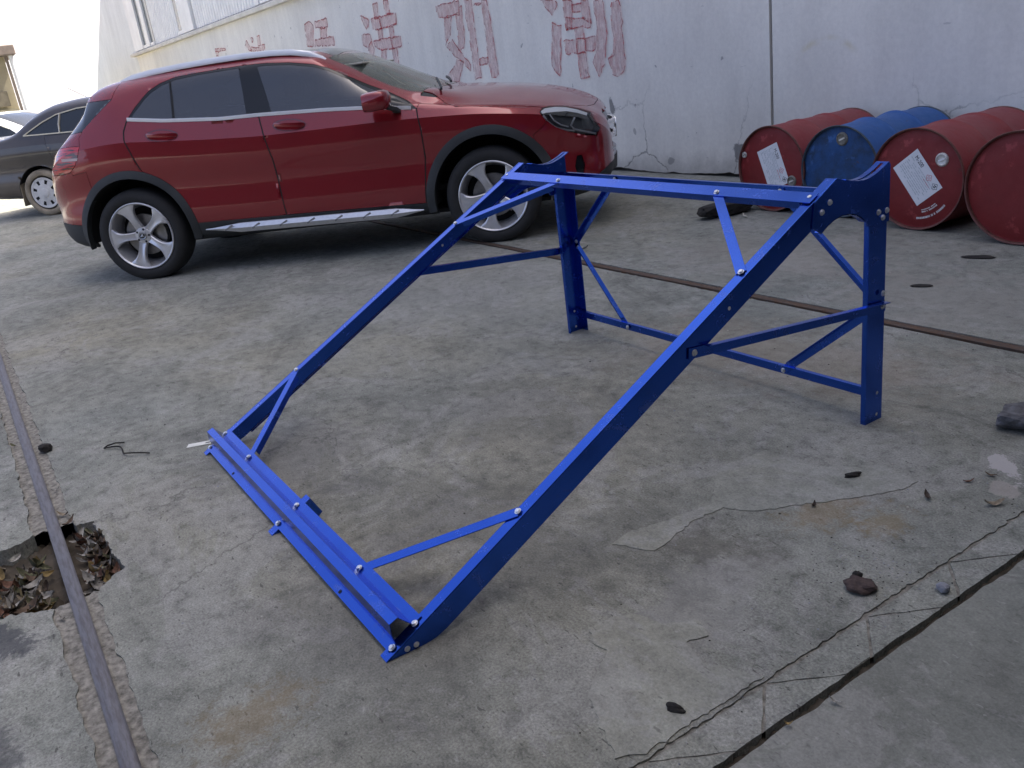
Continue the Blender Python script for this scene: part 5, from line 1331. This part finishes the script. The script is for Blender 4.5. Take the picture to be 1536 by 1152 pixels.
# headlight innards: dark bowl following the lens, chrome brow, light guide and projector
def surf(x, z, d=0): return Vector((x, B.y_at(x, z) + d, z))
for sgn in (1, -1):
    fl = (lambda v: Vector((v.x, v.y * sgn, v.z)))
    m = MB(); n = 14; vs = []
    ring = [(HEAD[i][0], HEAD[i][1]) for i in range(len(HEAD))]; c_ = (sum(p[0] for p in ring) / len(ring), sum(p[1] for p in ring) / len(ring))
    a_ = [fl(surf(p[0] * .97 + c_[0] * .03, p[1] * .97 + c_[1] * .03, .012)) for p in ring]; b_ = [fl(surf(p[0] * .80 + c_[0] * .20, p[1] * .8 + c_[1] * .2, .07)) for p in ring]
    k = len(ring); m.add(a_ + b_, [(i, (i + 1) % k, k + (i + 1) % k, k + i) for i in range(k)] + [tuple(k + i for i in range(k))])
    m.build('lamp_bowl', mat_lampdark, hl[0 if sgn == 1 else 1])
    m = MB(); up_ = [(.402, .872), (.43, .886), (.50, .886), (.575, .872), (.65, .848), (.72, .815)]; dn = [(.41, .855), (.44, .858), (.50, .855), (.575, .848), (.65, .826), (.715, .798)]
    vs = [fl(surf(x, z, .010)) for x, z in up_] + [fl(surf(x, z, .022)) for x, z in dn]; k = len(up_); m.add(vs, [(i, i + 1, k + i + 1, k + i) for i in range(k - 1)]); m.build('lamp_brow', mat_bright, hl[0 if sgn == 1 else 1], smooth=60)
    m = MB()
    for path, rr in (([(.415, .845), (.44, .80), (.50, .752), (.57, .722), (.62, .712)], .007), ([(.46, .845), (.485, .80), (.53, .765), (.58, .745)], .005), ([(.63, .80), (.60, .75), (.62, .722), (.68, .70), (.73, .682), (.765, .668)], .0075)):
        m.tube([fl(surf(x, z, .022)) for x, z in path], rr, 8)
    m.build('light_guide', mat_bright, hl[0 if sgn == 1 else 1], smooth=60)
    # tail light: pale reversing strip
    m = MB(); vs = [fl(surf(x, z, -.003)) for x, z in ((-3.02, .952), (-3.10, .955), (-3.17, .957), (-3.17, .938), (-3.10, .936), (-3.03, .934))]; m.add(vs, [(0, 1, 4, 5), (1, 2, 3, 4)]); m.build('reversing_strip', simple('pale_lamp_strip', (.55, .42, .40), .2), tl[0 if sgn == 1 else 1])
    # black wheel-arch mouldings and liners
    for xc, r0, r1 in ((-2.699, .418, .474), (0, .423, .484)):
        m = MB(); path = []; g0 = []; N = 44
        angs = [(-8 + 196 * i / N) for i in range(N + 1)]
        vs = []
        for a in angs:
            ca, sa = math.cos(R(a)), math.sin(R(a)) * 1.03
            o_ = (xc + r1 * ca, .335 + r1 * sa); i_ = (xc + r0 * ca, .335 + r0 * sa); mi = (xc + (r0 * .45 + r1 * .55) * ca, .335 + (r0 * .45 + r1 * .55) * sa)
            yo = B.y_at(max(-3.4, min(.8, o_[0])), max(.30, o_[1])); ym = B.y_at(mi[0], max(.30, mi[1])); yi = min(ym, yo, -.865)
            for (px_, pz_), yy in ((o_, yo + .012), (o_, yo - .006), (mi, min(ym, yo) - .016), (i_, yi - .018), (i_, yi + .05)):
                vs.append(fl(Vector((px_, yy, pz_))))
        k = 5; m.add(vs, [(i * k + j, i * k + j + 1, (i + 1) * k + j + 1, (i + 1) * k + j) for i in range(N) for j in range(k - 1)]); m.build('wheel_arch', mat_blackplastic, suv, smooth=50)
        m = MB().lathe([(r0 + .006, 0), (r0 + .006, .36), (.05, .36)], 'y', 40, (xc, -.86, .335), a0=R(-4), a1=R(184))
        m.v = [(x, y * sgn, z) for x, y, z in m.v]; m.build('wheel_liner', mat_lining, suv, smooth=50)
    # sill step with bright inlay
    pts = []; wd = []
    for i in range(25):
        t_ = i / 24; x = -2.17 + 1.66 * t_; pts.append(fl(Vector((x, -.905, .335 - .035 * t_)))); wd.append(max(.12, min(1, 6 * t_, 9 * (1 - t_))))
    st = MB().sweep(pts, [(-.022, -.036), (.022, -.036), (.03, -.004), (.012, .028), (-.022, .028)], (0, 0, 1), scale=wd).build('sill_step', mat_alu, suv, smooth=35)
    mrib = simple('grey_step_rib', (.22, .22, .22), .5)
    for i in range(7):
        x = -1.98 + i * .21; z = .335 - .035 * (x + 2.17) / 1.66; MB().bar(fl(Vector((x - .03, -.9372, z - .014))), fl(Vector((x + .03, -.928, z + .018))), .012, .0016, (0, 1, 0)).build('step_rib', mrib, st)
    # dark strips over the door shut lines, painting in the shade of the gaps
    for line, par in (([(-1.609, 1.078), (-1.556, .78), (-1.542, .376)], df), ([(-.463, .99), (-.445, .847), (-.449, .663), (-.492, .345)], df), ([(-2.594, 1.16), (-2.625, 1.088), (-2.626, 1.033), (-2.605, .966), (-2.582, .889), (-2.556, .815)], dr)):
        pp = []
        for p_, q_ in zip(line[:-1], line[1:]):
            n_ = max(2, int(math.hypot(q_[0] - p_[0], q_[1] - p_[1]) / .02)); pp += [(p_[0] + (q_[0] - p_[0]) * j / n_, p_[1] + (q_[1] - p_[1]) * j / n_) for j in range(n_)]
        MB().sweep([fl(surf(x, z, .0002)) for x, z in pp + [line[-1]]], [(-.0042, -.0018), (.0042, -.0018), (.0042, .0018), (-.0042, .0018)], (0, 1, 0)).build('gap_shade_strip', mat_lining, par[0 if sgn == 1 else 1], smooth=60)
    MB().sweep([fl(surf(x, z, -.003)) for x, z in ((-2.262, 1.392), (-2.252, 1.27), (-2.245, 1.145))], [(-.003, -.010), (.003, -.010), (.003, .010), (-.003, .010)]).build('quarter_divider', mat_gloss_black, suv)
    # chrome belt strip, roof rail, handles
    pts = [fl(surf(x, z + .006, -.003)) for x, z in [(BELT[0][0] + .004, BELT[0][1])] + [(float(x), float(np.interp(x, [p[0] for p in BELT], [p[1] for p in BELT]))) for x in np.linspace(-2.55, -.50, 40)]]
    MB().sweep(pts, [(-.005, -.012), (.005, -.012), (.007, .0), (.005, .012), (-.005, .012)]).build('belt_strip', mat_bright, suv, smooth=40)
    rail_ = [(-2.70, 1.425), (-2.66, 1.447), (-2.58, 1.468), (-2.45, 1.486), (-2.2, 1.502), (-1.95, 1.510), (-1.70, 1.513), (-1.5, 1.507), (-1.35, 1.494), (-1.22, 1.467), (-1.14, 1.425), (-1.115, 1.404)]
    pts = [fl(Vector((x, -.592 - .01 * (abs(x + 1.9) < .7), z - .012))) for x, z in rail_]
    MB().sweep(pts, [(-.017, -.026), (.017, -.026), (.020, .002), (.010, .014), (-.010, .014), (-.020, .002)]).build('roof_rail', mat_bright, suv, smooth=50)
    for (x, z, door) in ((-2.34, 1.034, dr), (-1.39, .995, df)):
        p = surf(x, z); d0 = surf(x - .1, z + .010); d1_ = surf(x + .1, z - .010)
        par = door[0 if sgn == 1 else 1]
        m = MB(); N = 20; vs = []
        for i in range(N):
            a = 2 * math.pi * i / N; q_ = surf(x + .125 * math.cos(a), z - .010 * math.cos(a) + .042 * math.sin(a), -.0008); vs.append(fl(q_))
        q_ = surf(x, z - .005, .004); vs.append(fl(q_)); m.add(vs, [(i, (i + 1) % N, N) for i in range(N)]); m.build('handle_cup', simple('shaded_red_handle_cup', (.10, .004, .009), .3, coat=1), par)  # darker red paints in the shade of the recess
        m = MB().sweep([fl(surf(x + dx, z - .10 * dx + .004, off)) for dx, off in ((-.112, -.004), (-.09, -.024), (-.05, -.034), (.05, -.034), (.09, -.024), (.112, -.004))], [(-.006, -.012), (.006, -.014), (.008, 0), (.006, .014), (-.006, .012)], scale=[.8, 1, 1, 1, 1, .8]); m.build('door_handle', mat_redpaint, par, smooth=60)
    # mirror
    mr = MB(); N = 16; secs = []
    for t_, w, h in ((0, .3, .35), (.08, .72, .78), (.22, .95, .97), (.5, 1, 1), (.8, .98, 1), (1.0, .9, .94)):
        row_ = []
        for i in range(N):
            a = 2 * math.pi * i / N; e_ = .55; ca, sa = math.cos(a), math.sin(a)
            row_.append((math.copysign(abs(ca) ** e_, ca) * w, math.copysign(abs(sa) ** e_, sa) * h))
        secs.append((t_, row_))
    vs = []
    for t_, row_ in secs:
        for a, b in row_: vs.append(fl(Vector((-.605 - .185 * t_, -.985 + a * .095 + .01 * t_, 1.090 + b * .066 - .012 * t_))))
    k = N; mr.add(vs, [(i * k + j, i * k + (j + 1) % k, (i + 1) * k + (j + 1) % k, (i + 1) * k + j) for i in range(len(secs) - 1) for j in range(k)] + [tuple(range(k)), tuple((len(secs) - 1) * k + j for j in range(k))])
    mo = mr.build('door_mirror', mat_redpaint, suv, smooth=50)
    MB().add([fl(Vector((-.7925, -.985 + a * .078, 1.078 + b * .052))) for a, b in secs[-1][1]], [tuple(range(N))]).build('mirror_glass', mat_chrome, mo)
    MB().sweep([fl(Vector((-.60, -.85, .992))), fl(Vector((-.61, -.885, 1.012))), fl(Vector((-.66, -.93, 1.035)))], [(-.028, -.012), (.028, -.012), (.028, .012), (-.028, .012)]).build('mirror_arm', mat_blackplastic, mo, smooth=40)
    MB().add([fl(surf(x, z, -.004)) for x, z in ((-.705, 1.122), (-.66, 1.033), (-.60, 1.018), (-.50, 1.012), (-.53, 1.045), (-.62, 1.092))], [(0, 1, 2, 5), (2, 3, 4, 5)]).build('mirror_triangle', mat_gloss_black, suv)
# front: grille bars, badge, bumper trim
for z in (.70, .60):
    MB().sweep([Vector((.915 - .5 * y_ * y_, y_, z)) for y_ in np.linspace(-.40, .40, 21)], [(-.012, -.014), (.012, -.014), (.012, .014), (-.012, .014)]).build('grille_bar', mat_bright, suv, smooth=40)
MB().lathe([(.085, .0), (.085, .012), (.072, .014), (.070, .0)], 'x', 40, (.915, 0, .65)).build('grille_badge', mat_chrome, suv, smooth=40)
MB().sweep([Vector((.905 - .45 * y_ * y_, y_, .475)) for y_ in np.linspace(-.55, .55, 25)], [(-.01, -.03), (.01, -.03), (.012, .03), (-.01, .03)]).build('bumper_trim', mat_alu, suv, smooth=40)
MB().sweep([Vector((.90 - .45 * y_ * y_, y_, .40)) for y_ in np.linspace(-.62, .62, 25)], [(-.02, -.05), (.015, -.05), (.022, .05), (-.02, .05)]).build('bumper_skirt', mat_blackplastic, suv, smooth=40)
# spoiler over the rear screen
m = MB(); vs = []
ys = np.linspace(-.66, .66, 23)
for y_ in ys:
    k = 1 - .12 * (abs(y_) / .66) ** 3; zt = 1.388 - .035 * (y_ / .66) ** 2; xt = -2.965 + .045 * (y_ / .66) ** 2
    vs += [(-2.80, y_, zt + .035), (xt, y_, zt + .002), (xt + .004, y_, zt - .016), (-2.90, y_, zt - .062), (-2.80, y_, zt - .03)]
m.add(vs, [(i * 5 + j, i * 5 + (j + 1) % 5, (i + 1) * 5 + (j + 1) % 5, (i + 1) * 5 + j) for i in range(len(ys) - 1) for j in range(5)] + [tuple(range(5)), tuple((len(ys) - 1) * 5 + j for j in range(5))])
m.build('spoiler', mat_redpaint, suv, smooth=40)
# under-body, wipers, cabin
MB().box((-3.05, -.70, .235), (.40, .70, .26)).build('underbody', mat_lining, suv)
for y_ in (-.45, .05):
    MB().sweep([Vector((-.29, y_ - .25, B.z_at(-.36, -abs(y_ - .25)) + .012)), Vector((-.34, y_, B.z_at(-.40, -abs(y_)) + .014)), Vector((-.40, y_ + .25, B.z_at(-.44, -abs(y_ + .25)) + .016))], [(-.007, -.008), (.007, -.008), (.007, .008), (-.007, .008)]).build('wiper', mat_blackplastic, suv)
def seat(x, y_, w):
    e_ = bpy.data.objects.new('cabin_seat', None); link(e_, suv); e_.location = (x, y_, 0)
    MB().box((-.05, -w / 2, .45), (.45, w / 2, .60)).build('cushion', mat_seat, e_, bevel=.04, smooth=60)
    m = MB().add([(-.02, -w / 2, .55), (.10, -w / 2, .55), (-.13, -w / 2 * .85, 1.14), (-.23, -w / 2 * .85, 1.14), (-.02, w / 2, .55), (.10, w / 2, .55), (-.13, w / 2 * .85, 1.14), (-.23, w / 2 * .85, 1.14)], [(0, 1, 2, 3), (4, 7, 6, 5), (0, 4, 5, 1), (1, 5, 6, 2), (2, 6, 7, 3), (3, 7, 4, 0)]); m.build('backrest', mat_seat, e_, bevel=.03, smooth=60)
    MB().box((-.26, -.13, 1.16), (-.17, .13, 1.33)).build('headrest', mat_seat, e_, bevel=.035, smooth=60)
seat(-1.25, -.37, .5); seat(-1.25, .37, .5); seat(-2.15, -.38, .6); seat(-2.15, .38, .6)
MB().prism([(-.32, .93), (-.36, 1.04), (-.62, 1.06), (-.80, 1.02), (-.84, .90), (-.78, .60), (-.35, .60)], -.74, .74, 'y').build('dashboard', mat_dash, suv, bevel=.02, smooth=50)
MB().box((-.66, -.55, 1.062), (-.40, .30, 1.072)).build('dash_mat', mat_dashmat, suv, bevel=.003)
MB().lathe([(.185, -.012), (.197, 0), (.185, .012), (.173, 0)], 'x', 36, (0, 0, 0), close=True).build('steering_wheel', mat_dash, suv, smooth=60).matrix_basis = Matrix.Translation((-.93, .37, .97)) @ Matrix.Rotation(R(-25), 4, 'Y')
MB().box((-3.1, -.70, .40), (-.3, .70, .44)).build('cabin_floor', mat_lining, suv)
MB().box((-.90, -.09, 1.27), (-.87, .11, 1.345)).build('rear_view_mirror', mat_dash, suv, bevel=.015, smooth=60)
for y_ in (-.36, .36): MB().box((-1.0, y_ - .18, 1.335), (-.86, y_ + .18, 1.35)).build('sun_visor', mat_beige, suv, bevel=.006).rotation_euler = (0, 0, 0)
for xc in (0, -2.699):
    alloy_wheel(suv, (xc, -.880, .336), False, R(108 + (6 if xc == 0 else 0))); alloy_wheel(suv, (xc, .880, .336), True, R(40))

# ------------------------------------------------------------------ sedans behind
mat_blackpaint = carpaint('dusty_black_paint', (.022, .018, .017), .2, .35, .22, (.16, .12, .09))
mat_whitepaint = carpaint('white_paint', (.75, .75, .75), .0, .35, .06, (.5, .45, .4))
mat_dustytyre = simple('dusty_tyre', (.30, .25, .18), .95, var=.45, vscale=5, bump=.2, bscale=90)
mat_hubcap = simple('worn_hubcap', (.62, .61, .58), .5, var=.15, vscale=14)
mat_sedanglass = simple('dark_sedan_glass', (.018, .022, .026), .04, spec=.55, coat=.3)
mat_brightline = simple('window_bright_strip', (.72, .66, .52), .4, metal=.5)
STYRE = tyre_mesh([(r_ * .90, t_ * .9) for r_, t_ in TYRE_P], mat_dustytyre, .306)
def hubcap():
    m = MB(); prof = [(.205, .004), (.200, -.002), (.185, -.001), (.172, .004)]
    m.lathe(prof, 'y', 48); m.lathe([(.118, .0), (.105, -.004), (.062, -.006), (.058, -.014), (.05, -.017), (0, -.018)], 'y', 48)
    for k in range(8):            # spokes of the trim between eight windows
        a0 = 2 * math.pi * k / 8 + .13; a1 = a0 + 2 * math.pi / 8 - .26; n = 5; vs = []
        for i in range(n + 1):
            a = a0 + (a1 - a0) * i / n; vs += [(.172 * math.cos(a), .004, .172 * math.sin(a)), (.118 * math.cos(a), 0, .118 * math.sin(a))]
        m.add(vs, [(2 * i, 2 * i + 1, 2 * i + 3, 2 * i + 2) for i in range(n)])
    return m.mesh('hubcap', mat_hubcap, smooth=35)
HUBCAP = hubcap(); HUBBACK = MB().lathe([(.21, .02), (0, .02)], 'y', 40).mesh('wheel_back', mat_lining)
SW = [(-2.70, 1.062), (-2.55, 1.135), (-2.40, 1.205), (-2.2, 1.275), (-1.9, 1.318), (-1.5, 1.330), (-1.2, 1.318), (-.95, 1.255), (-.70, 1.14), (-.52, 1.02), (-.9, 1.018), (-1.6, 1.030), (-2.2, 1.045)]
SWS = [(-2.93, -.60), (-2.35, -.575), (-2.30, 0), (-2.95, 0)]
SWF = [(-.95, 0), (-1.0, -.30), (-1.05, -.56), (-.40, -.64), (-.33, -.3), (-.31, 0)]
sedan_arch = lambda xc, r_: [(xc + r_ * math.cos(R(a)), .31 + r_ * math.sin(R(a))) for a in range(-10, 191, 6)] + [(xc - r_ * .985, -.1), (xc + r_ * .985, -.1)]
SA, SF = sedan_arch(-2.6, .355), sedan_arch(0, .355)
SDR = [(-2.36, .86), (-2.33, .70), (-2.20, .50), (-2.10, .36), (-1.42, .35), (-1.42, .60), (-1.44, 1.0), (-1.60, 1.01), (-2.2, 1.025), (-2.40, 1.03)]
SDF = [(-1.42, .35), (-.42, .34), (-.40, .70), (-.45, .98), (-.9, 1.0), (-1.44, 1.01), (-1.42, .60)]
SB = Body(SEDAN, .06)
for poly, rw in ((SA, (-1, 5)), (SF, (-1, 5)), (SDR, (-1, 6.4)), (SDF, (-1, 6.4)), (SW, (5.5, 9))): SB.cut(poly, rows=rw)
SB.cut(SWS, 'xy', (8.4, 12), False); SB.cut(SWF, 'xy', (8.4, 12), False)
SB.cut([(-3.62, .80), (-3.36, .80)], rows=(2, 6), close=False); SB.cut([(-3.36, .80), (-3.30, .95)], rows=(2, 7), close=False)
def scls(c, r_, n):
    x, y, z = c
    if r_ < 5 and (pip(x, z, SA) or pip(x, z, SF)): return None
    if 5.5 < r_ < 9 and pip(x, z, SW): return 'glass'
    if r_ > 8.4 and pip(x, y, SWS + [(-2.95, .01), (-2.30, .01)]): return 'rear_screen'
    if r_ > 8.4 and pip(x, y, SWF + [(-.31, .01), (-.95, .01)]): return 'windscreen'
    if r_ < 6.4 and pip(x, z, SDR): return 'door_r'
    if r_ < 6.4 and pip(x, z, SDF): return 'door_f'
    if x < -3.30 and .80 < z < .95 and y < -.45: return 'tail_light'
    return 'shell'
SB.split(scls)
def sedan(label, loc, yaw, paint, group):
    th = thing('parked_car', label, 'car', loc, yaw, group)
    SB.panel('shell', 'body_shell', paint, th, 'join', .002, .03); SB.panel('door_r', 'rear_door', paint, th); SB.panel('door_f', 'front_door', paint, th)
    SB.panel('glass', 'side_window', mat_sedanglass, th, 'pair', 0, .01, -.004); SB.panel('rear_screen', 'rear_screen', mat_sedanglass, th, 'join', .001, .01, -.002); SB.panel('windscreen', 'windscreen', mat_sedanglass, th, 'join', .001, .01, -.002)
    SB.panel('tail_light', 'tail_light', mat_tail, th)
    SB.lining(['shell', 'door_r', 'door_f'], mat_lining, th)
    MB().box((-3.1, -.70, .25), (.40, .70, .28)).build('underbody', mat_lining, th)
    for sgn in (1, -1):
        fl = lambda v: Vector((v.x, v.y * sgn, v.z))
        for xc in (0, -2.6):
            m = MB().lathe([(.358, 0), (.358, .32), (.05, .32)], 'y', 32, (xc, -.83, .31), a0=R(-4), a1=R(184)); m.v = [(x, y * sgn, z) for x, y, z in m.v]; m.build('wheel_liner', mat_lining, th, smooth=50)
            w = make_wheel(th, (xc, -.845 * sgn, .306), sgn < 0, 0)
            link(bpy.data.objects.new('tyre', STYRE), w); o = link(bpy.data.objects.new('hubcap', HUBCAP), w); o.location.y = .004; o.rotation_euler.y = .35; link(bpy.data.objects.new('wheel_back', HUBBACK), w)
        sf = lambda x, z, d=0: fl(Vector((x, SB.y_at(x, z) + d, z)))
        MB().sweep([sf(x, z, -.006) for x, z in SW[:9]], [(-.004, -.007), (.004, -.007), (.004, .007), (-.004, .007)]).build('window_strip', mat_brightline, th)
        MB().sweep([sf(x, z, -.006) for x, z in [SW[0]] + SW[:9:-1]], [(-.004, -.007), (.004, -.007), (.004, .007), (-.004, .007)]).build('window_strip', mat_brightline, th)
        MB().sweep([sf(-2.145, 1.283, -.006), sf(-2.17, 1.15, -.006), sf(-2.165, 1.048, -.006)], [(-.006, -.010), (.006, -.010), (.006, .010), (-.006, .010)]).build('quarter_bar', mat_brightline, th)
        MB().sweep([sf(-1.47, 1.325, -.006), sf(-1.46, 1.03, -.006)], [(-.006, -.03), (.006, -.03), (.006, .03), (-.006, .03)]).build('door_pillar', mat_gloss_black, th)
        MB().add([fl(Vector(v)) for v in ((-2.935, -.84, .50), (-2.955, -.84, .16), (-2.945, -.66, .16), (-2.925, -.66, .50), (-2.927, -.84, .50), (-2.947, -.84, .16), (-2.937, -.66, .16), (-2.917, -.66, .50))], [(0, 1, 2, 3), (4, 7, 6, 5), (0, 4, 5, 1), (1, 5, 6, 2), (2, 6, 7, 3), (3, 7, 4, 0)]).build('mud_flap', simple('muddy_flap', (.30, .25, .18), .9, var=.3), th)
        for x in (-1.95, -.98): MB().sweep([sf(x + d, .93, -o_) for d, o_ in ((-.1, .004), (-.07, .03), (.07, .03), (.1, .004))], [(-.005, -.011), (.005, -.011), (.005, .011), (-.005, .011)]).build('door_handle', paint, th)
    MB().tube([(-2.12, 0, SB.z_at(-2.12, -.01)), (-2.38, 0, SB.z_at(-2.12, -.01) + .16)], .004, 6).build('antenna', mat_blackplastic, th)
    return th
yw = R(50); so = Vector((-13.53, 1.11, 0)); fwd = Vector((math.cos(yw), math.sin(yw), 0)); lft = Vector((-math.sin(yw), math.cos(yw), 0))
sedan('dusty black sedan parked behind the red car, cut by the left edge', so + fwd * 2.6 + lft * .845, yw, mat_blackpaint, None)
sedan('white sedan mostly hidden behind the dusty black sedan at the far left', Vector((-19.0, 2.3, 0)), yw, mat_whitepaint, None)
